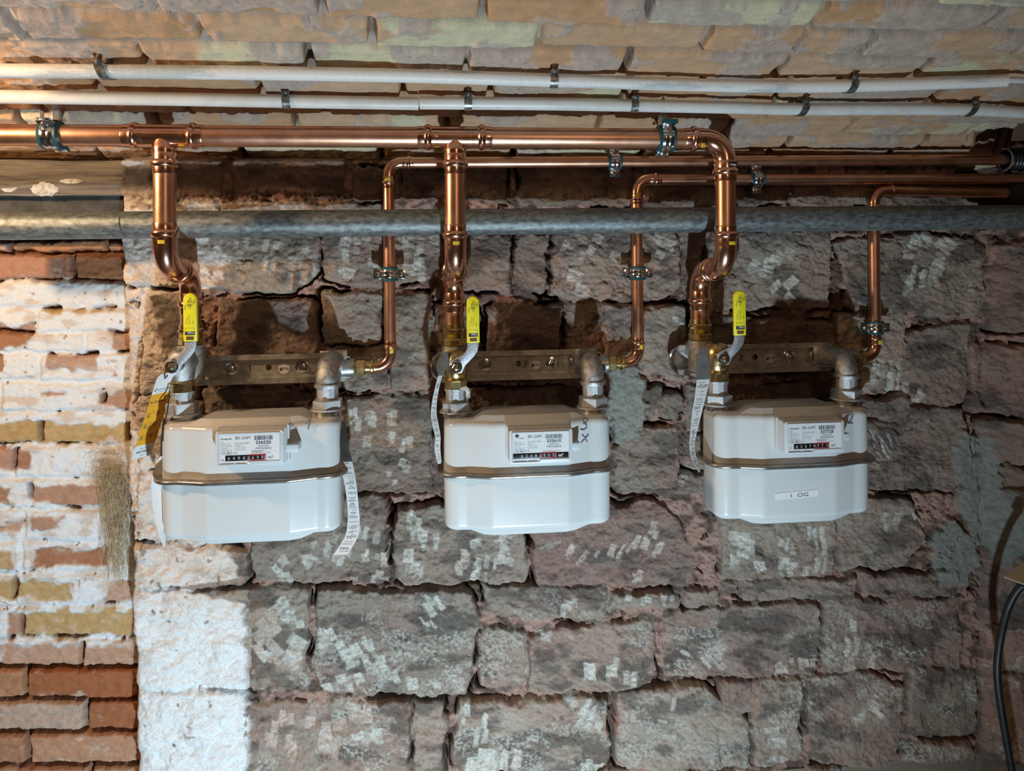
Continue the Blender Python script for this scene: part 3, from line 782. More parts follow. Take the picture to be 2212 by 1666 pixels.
RECESS_Y = 0.10
def brick_wall():
    xl = P(-330, 900, RECESS_Y).x; xr = P(330, 900, RECESS_Y).x
    zt = 1.5 + 0.24; zb = P(140, 1712, RECESS_Y).z
    nx = int((xr - xl) / 0.0021); ny = int((zt - zb) / 0.0021)
    X, Z = np.meshgrid(np.linspace(xl, xr, nx), np.linspace(zt, zb, ny))
    px, py = proj(X, np.full_like(X, RECESS_Y), Z)
    wx = px + (fbm(px / 30, py / 30, 3, 1) - 0.5) * 10; wy = py + (fbm(px / 40 + 7, py / 30, 3, 2) - 0.5) * 11 + (fbm(px / 8, py / 8, 2, 3) - 0.5) * 4
    B = [-60, 20, 90, 160, 230, 300, 372, 455, 516, 547, 608, 665, 716, 760, 822, 888, 957, 1030, 1096, 1164, 1232, 1302, 1372, 1437, 1506, 1574, 1644, 1712, 1780]
    J = {8: [30, 238], 9: [163, 330], 10: [-10, 230], 11: [85, 300], 12: [-20, 190], 13: [90, 300], 14: [10, 230], 15: [95, 285], 16: [40, 300], 17: [75, 320], 18: [-5, 60, 240], 19: [55, 300], 20: [-20, 40, 300],
         21: [52, 330], 22: [-90, 182, 330], 23: [-140, 63, 310], 24: [-60, 192, 330], 25: [-120, 67, 330], 26: [-60, 200], 27: [80, 300]}
    ri, dy = rows_sd(wy, B)
    dx = np.full_like(X, 99.0); bid = ri * 7
    for r in range(len(B) - 1):
        js = J.get(r, [r * 37 % 240, r * 37 % 240 - 245, r * 37 % 240 + 245])
        js = sorted(js + [min(js) - 245, max(js) + 245])
        m = ri == r
        if not m.any(): continue
        w = wx[m]
        i, d = rows_sd(w, js)
        dx[m] = d; bid[m] = r * 7 + i
    sd = np.minimum(dy - 3.5, dx - 3.5)
    rg = np.random.default_rng(3)
    nb = rg.random((400, 4))
    v = nb[bid % 400]
    low = sstep(1360, 1385, py); up = sstep(620, 596, py)
    prof = sstep(-2, 6, sd)
    rough = (fbm(px / 14, py / 10, 4, 4) - 0.5)
    H = prof * (0.010 + 0.008 * v[..., 0] + rough * 0.006) - (1 - prof) * (0.010 * (0.35 + low * 0.9 + up * 0.5)) * (0.6 + 0.8 * fbm(px / 10, py / 8, 3, 5))
    c1, c2, c3, c4 = srgb(176, 138, 116), srgb(162, 116, 88), srgb(186, 156, 138), srgb(186, 158, 108)
    sh = X.shape + (3,)
    C = mixc(np.broadcast_to(c1, sh), np.broadcast_to(c2, sh), sstep(0.35, 0.7, v[..., 1] + (fbm(px / 50, py / 30, 3, 6) - 0.5) * 0.5))
    C = mixc(C, np.broadcast_to(c3, sh), sstep(0.6, 0.9, v[..., 2]) * 0.9)
    yl = np.zeros_like(px)
    for (a, b, c, d) in [(0, 1235, 165, 1295), (52, 1302, 290, 1372), (0, 905, 280, 957), (88, 640, 260, 690), (-60, 1170, 30, 1230)]:
        yl = np.maximum(yl, sstep(-4, 4, np.minimum.reduce([px - a, c - px, py - b, d - py])))
    C = mixc(C, np.broadcast_to(c4, sh), yl * 0.85)
    for (a, b, c, d, col) in [(63, 1437, 330, 1506, (152, 88, 48)), (192, 1506, 330, 1574, (148, 84, 44)), (-90, 1372, 330, 1437, (186, 150, 126)), (-60, 1506, 192, 1574, (182, 158, 142)), (67, 1574, 330, 1644, (180, 134, 106)), (-120, 1437, 63, 1506, (172, 124, 92)), (163, 547, 330, 608, (158, 106, 70)), (-60, 547, 163, 608, (172, 128, 106)), (30, 516, 238, 547, (182, 130, 94))]:
        t = sstep(-3, 3, np.minimum.reduce([px - a, c - px, py - b, d - py]))
        C = mixc(C, np.broadcast_to(srgb(*col), sh), t * 0.85)
    C = C * (0.78 + 0.44 * fbm(px / 12, py / 7, 4, 7, 0.65))[..., None]
    C = mixc(C, np.broadcast_to(srgb(200, 186, 174), sh), sstep(0.62, 0.78, fbm(px / 40 + 6, py / 24, 5, 8, 0.6)) * 0.6)
    mort = np.broadcast_to(srgb(112, 78, 60), sh) * (0.6 + 0.8 * fbm(px / 5, py / 5, 3, 9))[..., None]
    C = mixc(mort, C, sstep(-1, 2, sd))
    # peeling whitewash: everything between the bare courses except these exposed bricks
    ex = [(85, 648, 148, 682), (150, 655, 262, 688), (-60, 690, 86, 758), (236, 700, 300, 765), (105, 752, 222, 806), (-60, 762, 16, 802), (8, 830, 88, 852), (82, 832, 164, 864), (206, 835, 300, 884), (-60, 903, 300, 958), (-60, 962, 78, 1012), (68, 1040, 240, 1092),
          (-60, 1042, 40, 1098), (74, 1104, 152, 1146), (-60, 1126, 54, 1146), (74, 1172, 250, 1228), (-60, 1180, 38, 1224), (-60, 1240, 168, 1290), (232, 1240, 300, 1300), (14, 1306, 300, 1380), (232, 765, 300, 790)]
    d = np.full_like(px, -99.0)
    for (a, b, c, e) in ex:
        d = np.maximum(d, np.minimum.reduce([px - a, c - px, py - b, e - py]))
    rag = (fbm(px / 34, py / 34, 5, 10, 0.5) - 0.70) * 40
    ww = sstep(4, -4, d + rag) * sstep(596, 606, py + rag * 0.6) * sstep(1384, 1368, py + rag * 0.9)
    ww = np.maximum(ww, sstep(0.60, 0.63, fbm(px / 40 + 20, py / 40, 4, 11)) * sstep(1380, 1440, py) * sstep(1520, 1440, py) * sstep(80, 20, px))
    spots = sstep(0.79, 0.82, fbm(px / 14 + 40, py / 12, 3, 2))
    ww = ww * (1 - spots * 0.9)
    wc = mixc(np.broadcast_to(srgb(222, 226, 230), sh), np.broadcast_to(srgb(206, 196, 188), sh), sstep(0.5, 0.7, fbm(px / 40, py / 16, 4, 3)))
    C = mixc(C, wc, ww)
    H = H * (1 - ww * 0.75) + (0.012 + rough * 0.006 + (fbm(px / 60, py / 40, 3, 1) - 0.5) * 0.010) * ww * 0.75 + ww * 0.0025
    Y = RECESS_Y - H
    ex = [([(xl, RECESS_Y, zb), (xr, RECESS_Y, zb), (xr, RECESS_Y, -0.02), (xl, RECESS_Y, -0.02)], [(0, 1, 2, 3)], srgb(150, 110, 84)),
          ([(xl - 0.9, RECESS_Y, -0.02), (xl, RECESS_Y, -0.02), (xl, RECESS_Y, zt), (xl - 0.9, RECESS_Y, zt)], [(0, 1, 2, 3)], srgb(150, 110, 84))]
    return grid_mesh('wall_left', X, Y, Z, C, MT['brick'], ex)
WALL_LEFT = brick_wall()

def vault():
    xl = P(-500, 60, -0.35).x; xr = P(2600, 60, -0.35).x
    dmin, dmax = 0.60, 1.55
    nx = int((xr - xl) / 0.0026); ny = int((dmax - dmin) / 0.0024)
    D, X = np.meshgrid(np.linspace(dmin, dmax, ny), np.linspace(xl, xr, nx), indexing='ij')
    wx = X + (fbm(X * 28, D * 28, 3, 1) - 0.5) * 0.007
    wd = D + (fbm(X * 10, D * 30 + 7, 3, 2) - 0.5) * 0.010 + (fbm(X * 90, D * 90, 2, 3) - 0.5) * 0.004
    B = [0.56, 0.636, 0.712, 0.788, 0.858, 0.922, 0.985, 1.0495, 1.125, 1.206, 1.274, 1.345, 1.405, 1.48, 1.60]
    pj = {5: [330, 690, 1045, 1395, 1770, 2140], 6: [40, 435, 803, 1165, 1525, 1725, 1875, 2200], 7: [312, 668, 1010, 1352, 1690, 1990], 8: [205, 560, 870, 1060, 1352, 1690, 2030], 9: [80, 400, 700, 1000, 1330, 1660, 1980], 10: [50, 345, 640, 965, 1290, 1570, 1830, 2100], 11: [190, 500, 800, 1100, 1400, 1700, 1990]}
    ri, dd = rows_sd(wd, B)
    dx = np.full_like(X, 9.0); bid = ri * 23
    for r in range(len(B) - 1):
        if r in pj:
            dm = (B[r] + B[r + 1]) / 2
            js = [P(x, 560 - FOC * (0.581 / dm - 0.251), dm - 1.42).x for x in pj[r]]
        else:
            js = [xl + (r % 2) * 0.13 + q * 0.262 for q in range(14)]
        js = sorted(js)
        js = [js[0] - 0.26 * q for q in range(3, 0, -1)] + js + [js[-1] + 0.26 * q for q in range(1, 4)]
        m = ri == r
        # joints lean as in the photograph
        i, d = rows_sd(wx[m] - (wd[m] - (B[r] + B[r + 1]) / 2) * (-0.03), js)
        dx[m] = d; bid[m] = r * 23 + i
    sd = np.minimum(dd - 0.0050, dx - 0.0012)
    rg = np.random.default_rng(17)
    v = rg.random((700, 4))[bid % 700]
    n = fbm(X * 45, D * 60, 4, 4)
    prof = sstep(-0.002, 0.006, sd)
    up = sstep(1.26, 1.0, D)                     # the crown side is pointed with mortar, near the wall the joints are open
    Hm = -0.004 - 0.020 * sstep(0.40, 0.62, fbm(X * 9, D * 9 + 3, 3, 5)) * (1 - 0.75 * up) - 0.016 * sstep(1.08, 1.20, D)
    H = prof * (0.008 + 0.007 * v[..., 0] + (n - 0.5) * 0.0045) + (1 - prof) * (Hm * np.where(dx < 0.006, 0.55, 1.0) + (n - 0.5) * 0.006)
    gapm = np.exp(-((dx - 0.003) / 0.0030) ** 2) * sstep(0.40, 0.55, fbm(X * 7 + 3, D * 12, 2, 6)) * (dd > 0.004)
    H -= gapm * 0.016
    gapb = np.exp(-((dd - 0.0035) / 0.0024) ** 2) * sstep(0.46, 0.60, fbm(X * 6 + 13, D * 9, 3, 9))
    H -= gapb * 0.012
    sh = X.shape + (3,)
    c1, c2, c3, cg = srgb(194, 160, 130), srgb(186, 142, 104), srgb(200, 192, 160), srgb(176, 158, 146)
    C = mixc(np.broadcast_to(c1, sh), np.broadcast_to(c2, sh), np.clip(v[..., 1] * 0.9 + (fbm(X * 12, D * 20, 3, 7) - 0.5) * 0.8, 0, 1))
    C = mixc(C, np.broadcast_to(c3, sh), sstep(0.72, 0.78, v[..., 2] * 0.55 + fbm(X * 9 + 5, D * 14, 3, 8) * 0.62) * 0.85)
    # mortar spread over the faces, ragged outline
    sm = sstep(0.50, 0.54, fbm(X * 10 + 11, D * 16 + 5, 5, 9, 0.6) + 0.10 * (v[..., 3] - 0.5) + 0.05 * up - 0.02)
    mort = np.broadcast_to(cg, sh) * (0.78 + 0.44 * fbm(X * 160, D * 160, 3, 10))[..., None]
    C = mixc(C, mort, sm * 0.85)
    H += sm * prof * 0.0028
    mj = mixc(mort, np.broadcast_to(srgb(98, 66, 50), sh), sstep(1.05, 1.22, D))
    C = mixc(mj, C, sstep(-0.001, 0.003, sd))
    C = mixc(C, np.broadcast_to(srgb(60, 46, 40), sh), np.maximum(gapm, gapb) * 0.7)
    crk = sstep(0.011, 0.0, np.abs(fbm(X * 50, D * 80, 4, 2) - 0.5)) * sstep(0.45, 0.6, fbm(X * 9 + 2, D * 14, 3, 1)) * sm * 0.9
    H -= crk * 0.003
    C = C * (1 - 0.45 * crk)[..., None] * (0.86 + 0.28 * fbm(X * 60, D * 80, 3, 3))[..., None]
    Yw = D - 1.42
    Zc = 1.5 + 0.581 - 0.251 * D                    # along the vault
    qx, qy = proj(X, Yw, Zc)
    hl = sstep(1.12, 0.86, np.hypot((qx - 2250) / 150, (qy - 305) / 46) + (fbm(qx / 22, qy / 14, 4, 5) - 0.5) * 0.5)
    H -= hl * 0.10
    C = mixc(C, np.broadcast_to(srgb(58, 46, 40), sh), hl * 0.8)  # gloom of the unlit corner painted into the hollow
    Z = Zc - H * 0.97
    Yw = Yw - H * (-0.24)
    # the vault carries on over the viewer to the rear of the cellar
    ex = []
    ys = [0.60 - 1.42, -1.0, -1.3, -1.7, -2.1, -2.5, -3.0]
    zs = [1.5 + 0.581 - 0.251 * 0.60, 1.97, 2.03, 2.05, 2.03, 1.97, 1.86]
    for a in range(6):
        ex.append(([(xl, ys[a], zs[a]), (xr, ys[a], zs[a]), (xr, ys[a + 1], zs[a + 1]), (xl, ys[a + 1], zs[a + 1])], [(0, 1, 2, 3)], srgb(160, 122, 92)))
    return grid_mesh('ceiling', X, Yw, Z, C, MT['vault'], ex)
CEILING = vault()

def shell_box(name, lo, hi, m, kind='structure'):
    b = MB().box([(a + c) / 2 for a, c in zip(lo, hi)], [c - a for a, c in zip(lo, hi)])
    o = b.build(name, m)
    return tag(o, kind=kind)
shell_box('floor', (-2.6, -3.0, -0.06), (2.6, 0.2, 0.0), MT['floor'])
shell_box('wall_rear', (-2.6, -3.1, 0.0), (2.6, -3.0, 2.0), MT['rear'])

# timber lintel over the recess, dark plank under it
def lumpy_beam(name, p0, p1, z0, z1, yf, yb, m, amp, seed):
    n, k = 90, 9
    vs, fs = [], []
    ring = [(yb, 0), (yf, 0), (yf, 0.12), (yf, 0.3), (yf, 0.5), (yf, 0.7), (yf, 0.88), (yf, 1), (yb, 1)]
    rr = np.random.default_rng(seed)
    for i in range(n + 1):
        x = p0 + (p1 - p0) * i / n
        for j, (y, t) in enumerate(ring):
            a = 0 if y == yb else (float(fbm(np.array([x * 9.0]), np.array([t * 9.0 + seed]), 4, seed)[0]) - 0.5) * amp
            vs.append((x, y - a, z0 + (z1 - z0) * t + a * 0.6))
    for i in range(n):
        for j in range(k):
            j2 = (j + 1) % k
            fs.append((i * k + j, i * k + j2, (i + 1) * k + j2, (i + 1) * k + j))
    fs.append(tuple(range(k))); fs.append(tuple(n * k + j for j in range(k)))
    b = MB().add(vs, fs)
    return b.build(name, m)
lin = lumpy_beam('trim_1', P(-330, 380, 0.02).x, P(266, 380, 0.02).x, P(140, 421, 0.02).z, P(140, 345, 0.02).z, 0.025, 0.095, MT['timber'], 0.010, 2)
tag(lin, kind='structure')
pl = lumpy_beam('trim_2', P(-330, 440, 0.05).x, P(276, 440, 0.05).x, P(140, 516, 0.05).z, P(140, 422, 0.05).z, 0.052, 0.095, MT['slate'], 0.012, 5)
tag(pl, kind='structure')
pb = MB()
for (x, y, rx, ry, yy) in [(88, 408, 30, 16, 0.012), (10, 402, 18, 12, 0.012), (38, 396, 8, 5, 0.012), (146, 390, 26, 6, 0.012)]:
    c = P(x, y, yy); s = mpp(x, y, yy)
    rr = np.random.default_rng(int(x))
    ol = [((rx * math.cos(a) * rr.uniform(0.85, 1.1)) * s, (ry * math.sin(a) * rr.uniform(0.8, 1.1)) * s) for a in np.linspace(0, 2 * math.pi, 40)[:-1]]
    pb.prism(ol, c + Vector((0, 0.0155, 0)), (1, 0, 0), (0, 0, 1), (0, -1, 0), 0.003, 0.0008)
o = pb.build('plaster_patch', MT['plaster'], lin)
# ------------------------------------------------------------------ pipework
VX, VY, VZ = Vector((1, 0, 0)), Vector((0, 1, 0)), Vector((0, 0, 1))

def socket(mb, p, d, r, L, n=32):          # press socket: starts at the fitting side p and runs out along d to the pipe
    k = min(1.0, 0.0045 / (r * 0.22))
    e = r * 0.20
    prof = [(0, r * 1.04), (L * 0.06, r * 1.07), (L * 0.36, r * 1.07), (L * 0.42, r * 1.07 + e * 0.55), (L * 0.50, r * 1.07 + e * 0.9), (L * 0.58, r * 1.07 + e * 0.9), (L * 0.66, r * 1.07 + e * 0.5),
            (L * 0.70, r * 1.07), (L * 0.97, r * 1.07), (L, r * 1.05), (L, r * 0.98)]
    return mb.lathe(p, d, prof, n)

def seg(name, a, b, r, m, parent, n=32):
    return MB().tube([a, b], r, n).build(name, m, parent)

def marker(p, ex, ey, w, h, m, parent, name='yellow_marker'):
    return MB().box(p, (w, h, 0.0006), ex, ey, Vector(ex).cross(Vector(ey)), 0.0002).build(name, m, parent)

def elbow(parent, a, c, b, r, bend, L0, L1, name='elbow_fitting', m=None, n=32):
    a, c, b = Vector(a), Vector(c), Vector(b)      # directions only: corner c, toward a, toward b
    da, db = (a - c).normalized(), (b - c).normalized()
    pa, pb = c + da * bend, c + db * bend
    path = fillet([pa + da * 0.002, c, pb + db * 0.002], bend, 14)
    mb = MB().tube(path, r * 1.045, n)
    if L0: socket(mb, pa, da, r, L0, n)
    if L1: socket(mb, pb, db, r, L1, n)
    return mb.build(name, m or MT['copper_fitting'], parent), pa + da * L0, pb + db * L1

RM, YM, YR = 0.0175, -0.20, -0.084
mA, mB_ = P(-70, 291.2, YM), P(1566, 300.6, YM)
mdir = (mB_ - mA).normalized()
man = thing('copper_gas_pipe', (P(982, 300, YM)), 'thick copper gas pipe under the vault with three branches down to the valves', 'gas pipe')
def on_main(px):
    lo = mA + mdir * 0; L = (mB_ - mA).length
    a, b = 0.0, L
    for _ in range(40):
        q = (a + b) / 2
        if proj(*(mA + mdir * q))[0] < px: a = q
        else: b = q
    return mA + mdir * a
xs = [(355, 412, 586, 700, 745, 830), (982.5, 981, 586, 699, 747, 815), (1566.5, 1512, 584, 690, 735, 805)]
RISERS = []
prev = mA
for i, (xt, xb, yc, yb0, yb1, yb2) in enumerate(xs):
    T = on_main(xt)
    c1 = P(xt, yc, YM); c1.x = P(xt, 420, YM).x
    xr_ = P(xb, 670, YR).x
    c2 = Vector((xr_, YR, c1.z + 0.001))
    if i < 2:
        L = 0.052
        body = MB().tube([T - mdir * 0.030, T + mdir * 0.030], RM * 1.07, 32)
        socket(body, T - mdir * 0.026, -mdir, RM, 0.036)
        socket(body, T + mdir * 0.026, mdir, RM, 0.036)
        body.lathe(T + VZ * -0.004, -VZ, [(0, RM * 1.00), (0.012, RM * 1.03), (0.0155, RM * 1.10), (0.020, RM * 1.09), (0.027, RM * 1.05), (0.040, RM * 1.05)], 32)
        socket(body, T - VZ * 0.026, -VZ, RM, 0.036)
        tee = body.build('tee_fitting', MT['copper_fitting'], man)
        mk = T + mdir * (0.030 if i == 0 else -0.030) - VZ * (RM * 0.93) - VY * (RM * 0.62)
        marker(mk, mdir, Vector((0, 0.55, -0.83)).cross(mdir).normalized(), 0.009, 0.006, MT['yellow_dot'], tee)
        seg('pipe', prev, T - mdir * 0.05, RM, MT['copper'], man)
        prev = T + mdir * 0.05
        top = T - VZ * 0.055
    else:
        e, pa, pb = elbow(man, T - mdir, T, T - VZ, RM, 0.038, 0.036, 0.036)
        marker(T - mdir * 0.046 - VY * (RM * 1.02) - VZ * 0.014, mdir, VZ, 0.008, 0.008, MT['yellow_dot'], e)
        bx = marker(T - VZ * 0.046 - VY * (RM * 1.12) + VX * 0.006, VX, VZ, 0.016, 0.009, MT['drum'], e, 'black_marker')
        MB().text('viega', T - VZ * 0.0485 - VY * (RM * 1.12 + 0.0007) + VX * 0.0004, VX, VZ, 0.004).build('marker_print', MT['digit'], e)
        seg('pipe', prev, T - mdir * 0.06, RM, MT['copper'], man)
        top = T - VZ * 0.07
    e, pa, pb = elbow(man, c1 + VZ, c1, c2, RM, 0.042, 0.036, 0.020)
    marker(c1 + VZ * 0.047 - VY * (RM * 1.09) + VX * (0.001 if i < 2 else 0.004), VX, VZ, 0.011, 0.006, MT['yellow_dot'], e)
    seg('branch_pipe', top, pa - VZ * 0.02, RM, MT['copper'], man)
    e2, qa, qb = elbow(man, c1, c2, c2 - VZ, RM, 0.042, 0.018, 0.036)
    zb0 = P(xb, yb0, YR).z; zb1 = P(xb, yb1, YR).z
    seg('riser_pipe', qb + VZ * 0.02, (xr_, YR, zb0 - 0.006), RM, MT['copper'], man)
    h = zb0 - zb1
    ad = MB().lathe((xr_, YR, zb0), -VZ, [(0, RM * 1.0), (0, RM * 1.10), (h * 0.2, RM * 1.12), (h * 0.26, RM * 1.26), (h * 0.36, RM * 1.26), (h * 0.42, RM * 1.13), (h * 0.64, RM * 1.13), (h * 0.66, RM * 1.13)], 32)
    ad.lathe((xr_, YR, zb0 - h * 0.66), -VZ, [(0, RM * 1.16), (h * 0.04, RM * 1.22), (h * 0.30, RM * 1.22), (h * 0.34, RM * 1.1)], 8)
    ado = ad.build('brass_adaptor', MT['brass'], man, 25)
    marker((xr_ - 0.006, YR - RM * 1.15, zb0 - h * 0.54), VX, VZ, 0.011, 0.007, MT['yellow_dot'], ado)
    RISERS.append((xr_, zb1, P(xb, yb2, YR).z))

# weathered steel pipe across the wall
gA, gB = P(-80, 489.5, -0.085), P(2204, 469, -0.085)
gp = MB().tube([gA, gA.lerp(gB, 0.5), gB], 0.0243, 40).build('steel_pipe', MT['old_steel'])
tag(gp, 'thick weathered grey steel pipe running level behind the copper branches', 'steel pipe')
sv = gA.lerp(gB, (232 + 80) / 2284)
MB().tube([sv + Vector((-0.0015, -0.0246 * math.cos(a), 0.0246 * math.sin(a))) + Vector((0.004 * (a - 0.3) ** 2, 0, 0)) for a in np.linspace(0.55, -1.0, 14)], 0.0008, 6).build('scratch_line', MT['ink'], gp)

# thin outlet pipes
RO, YO = 0.011, -0.042
OUT = []
def outlet(xv, ylow, xbrass0, xbrass1, ytop, hpts, zclip, label):
    v0 = P(xv, 600, YO)
    zl = P(xv, ylow, YO).z; zt = P(xv, ytop, YO).z
    cl = Vector((v0.x, YO, zl)); ct = Vector((v0.x, YO, zt))
    t = thing('copper_outlet_pipe', cl, label, 'gas pipe', 'thin copper pipes leaving the meters')
    hb = P(hpts[0], hpts[1], YO)
    hdir = (hb - ct).normalized()
    e, pa, pb = elbow(t, ct - VZ, ct, ct + hdir, RO, 0.026, 0.022, 0.022, n=24)
    marker(ct - VZ * 0.033 - VY * (RO * 1.1), VX, VZ, 0.009, 0.008, MT['yellow_dot'], e)
    seg('pipe', pb - hdir * 0.012, hb, RO, MT['copper'], t, 24)
    e2, qa, qb = elbow(t, cl + VZ, cl, cl - VX, RO, 0.026, 0.022, 0.010, n=24)
    marker(cl + VZ * 0.031 - VY * (RO * 1.1) + VX * 0.003, VX, VZ, 0.007, 0.008, MT['yellow_dot'], e2)
    seg('riser_pipe', qa - VZ * 0.012, pa + VZ * 0.012, RO, MT['copper'], t, 24)
    b0, b1 = P(xbrass0, ylow, YO).x, P(xbrass1, ylow, YO).x
    p = Vector((b1, YO, zl)); L = b1 - b0
    br = MB().lathe(p, -VX, [(0, RO * 1.0), (0, RO * 1.12), (L * 0.12, RO * 1.14), (L * 0.16, RO * 1.34), (L * 0.26, RO * 1.34), (L * 0.30, RO * 1.12), (L * 0.5, RO * 1.12), (L * 0.5, RO * 1.2)], 24)
    br.lathe(p - VX * (L * 0.5), -VX, [(0, RO * 1.3), (L * 0.03, RO * 1.46), (L * 0.36, RO * 1.46), (L * 0.4, RO * 1.25), (L * 0.5, RO * 1.2)], 6)
    br.build('brass_coupling', MT['brass'], t, 25)
    seg('pipe_stub', qb + VX * 0.004, p - VX * 0.004, RO, MT['copper'], t, 24)
    OUT.append((v0.x, zl, b0))
    return t
outlet(841.5, 792, 764, 815, 352, (2176, 345), 592, 'thin copper outlet pipe of the first meter, longest run, ending in the ribbed black sleeve')
outlet(1377, 783, 1308, 1352, 388, (2290, 387), 590, 'thin copper outlet pipe of the middle meter, rising beside its bracket with a two-screw clamp')
outlet(1889, 772, 1842, 1868, 412, (2182, 417), 708, 'shortest thin copper outlet pipe, from the meter labelled 1 OG to the smooth grey sleeve')

# ------------------------------------------------------------------ pipe clamps
def ring(mb, c, axis, e1, e2, prof, n=36):      # prof: closed list of (along axis, radius)
    vs, fs = [], []
    m = len(prof)
    for k in range(n):
        a = 2 * math.pi * k / n
        d = e1 * math.cos(a) + e2 * math.sin(a)
        for (s, r) in prof: vs.append(c + axis * s + d * r)
    for k in range(n):
        k2 = (k + 1) % n
        for j in range(m):
            j2 = (j + 1) % m
            fs.append((k * m + j, k2 * m + j, k2 * m + j2, k * m + j2))
    return mb.add(vs, fs)

def pipe_clamp(c, axis, ear, stud, r, stud_len, label, group, w=0.0085, scr=None, hanger=False):
    c, axis, ear, stud = Vector(c), Vector(axis).normalized(), Vector(ear).normalized(), Vector(stud).normalized()
    t = thing('pipe_clamp', c, label, 'pipe clamp', group)
    e2 = axis.cross(ear)
    wr = w * 1.55
    ring(MB(), c, axis, ear, e2, [(-wr, r * 1.005), (-wr, r + 0.0042), (-wr * 0.9, r + 0.0052), (-w, r + 0.0048), (-w, r + 0.003), (w, r + 0.003), (w, r + 0.0048), (wr * 0.9, r + 0.0052), (wr, r + 0.0042), (wr, r * 1.005)]).build('rubber_lining', MT['teal'], t)
    ring(MB(), c, axis, ear, e2, [(-w, r + 0.003), (-w, r + 0.0048), (-w * 0.75, r + 0.0052), (-w * 0.45, r + 0.0066), (-w * 0.15, r + 0.0052), (w * 0.15, r + 0.0052), (w * 0.45, r + 0.0066), (w * 0.75, r + 0.0052), (w, r + 0.0048), (w, r + 0.003)]).build('steel_band', MT['zinc'], t, 60)
    for s in (-1, 1):
        em = MB()
        for off, th in ((-0.0028, 0.0016), (0.0028, 0.0016)):
            em.box(c + ear * s * (r + 0.0105) + stud * off, (0.0155, w * 2.1, th), ear, axis, ear.cross(axis), 0.0005)
        eo = em.build('ear', MT['zinc'], t)
        if s == -1:
            MB().box(c + ear * s * (r + 0.0150), (0.0075, w * 2.5, 0.0038), ear, axis, ear.cross(axis), 0.0008).build('rubber_end', MT['teal'], t)
        p = c + ear * s * (r + 0.0112) - stud * 0.0036
        sm = MB().lathe(p + stud * 0.0012, -stud, [(0, 0.0046), (0.0022, 0.0046), (0.0036, 0.0036), (0.0042, 0.0020), (0.0042, 0.0001)], 16)
        sm.lathe(p, stud, [(0, 0.0022), (0.011, 0.0022)], 10)
        so = sm.build('screw', MT['zinc'], t, 30)
        MB().box(p - stud * 0.0031, (0.0056, 0.0010, 0.0005), ear, axis, ear.cross(axis)).box(p - stud * 0.0031, (0.0010, 0.0056, 0.0005), ear, axis, ear.cross(axis)).build('screw_slot', MT['ink'], so)
    sb = MB().lathe(c + stud * (r + 0.004), stud, [(0, 0.0075), (0.012, 0.0075), (0.012, 0.004), (max(0.013, stud_len), 0.004)], 6 if hanger else 12)
    sb.build('stud', MT['zinc'], t, 25)
    return t
OG = 'lined clamps on the thin outlet pipes'
ov = [(OUT[0][0], 592, 841.5), (OUT[1][0], 590, 1377), (OUT[2][0], 708, 1889)]
for (x, py, pxx), lab in zip(ov, ['pipe clamp with teal rubber and two screws on the upright pipe of the first meter',
                                  'pipe clamp with teal rubber and two screws on the upright pipe of the middle meter',
                                  'low pipe clamp just above the elbow beside the meter labelled 1 OG']):
    pipe_clamp((x, YO, P(pxx, py, YO).z), VZ, VX, VY, RO, 0.05, lab, OG)
def at_h(a, b, px):
    lo, hi = 0.0, 1.0
    for _ in range(40):
        q = (lo + hi) / 2
        if proj(*(a.lerp(b, q)))[0] < px: lo = q
        else: hi = q
    return a.lerp(b, lo)
h1a, h1b = Vector((OUT[0][0], YO, P(841.5, 352, YO).z)), P(2176, 345, YO)
h2a, h2b = Vector((OUT[1][0], YO, P(1377, 388, YO).z)), P(2290, 387, YO)
pipe_clamp(at_h(h1a, h1b, 1327), VX, VZ, VY, RO, 0.05, 'pipe clamp with upright screws on the upper thin level pipe, below the thick main', OG)
pipe_clamp(at_h(h2a, h2b, 1634), VX, VZ, VY, RO, 0.05, 'pipe clamp with upright screws on the lower thin level pipe, past the last thick branch', OG)
MG = 'hanging clamps of the thick copper main'
c = on_main(114)
pipe_clamp(c, mdir, (0, -0.82, 0.57), (0, 0.57, 0.82), RM, 0.05, 'hanging clamp with a threaded bolt on the orange-lit end of the thick copper main', MG, 0.0095)
c = on_main(1437)
pipe_clamp(c, mdir, (0, -0.64, 0.77), (0, 0.77, 0.64), RM, 0.05, 'hanging clamp with a bright teal block on the thick copper main near its end elbow', MG, 0.0095)
for cx, par in ((114, 0), (1437, 1)):
    pass
def hanger_parts(px, t):
    c = on_main(px)
    zc = ceil_z(c.y)
    a = c + VZ * (RM + 0.006)
    MB().lathe(a, VZ, [(0, 0.0085), (0.016, 0.0085), (0.018, 0.005), (zc - a.z + 0.004, 0.005)], 6).build('hanger_rod', MT['galv'], t, 25)
cl = [o for o in bpy.data.objects if o.name.startswith('pipe_clamp') and o.parent is None]
hanger_parts(120, cl[-2]); hanger_parts(1432, cl[-1])
c = on_main(108)
MB().lathe(c + Vector((0, -RM * 0.85 - 0.008, RM * 0.2)), VZ, [(0, 0.0065), (0.003, 0.0065), (0.003, 0.0028), (0.014, 0.0028), (0.014, 0.007), (0.016, 0.007), (0.016, 0.0028), (0.030, 0.0028)], 12).build('bolt', MT['zinc'], cl[-2], 25)
c = on_main(1440)
MB().lathe(c + Vector((0, -RM * 0.85 - 0.006, RM * 0.3)), VZ, [(0, 0.0055), (0.003, 0.0055), (0.003, 0.0026), (0.020, 0.0026)], 12).build('bolt', MT['zinc'], cl[-1], 25)
MB().box(c + Vector((0, -RM * 0.85 - 0.004, RM * 0.3 + 0.021)), (0.026, 0.014, 0.008), bev=0.0015).build('rubber_block', MT['teal'], cl[-1])

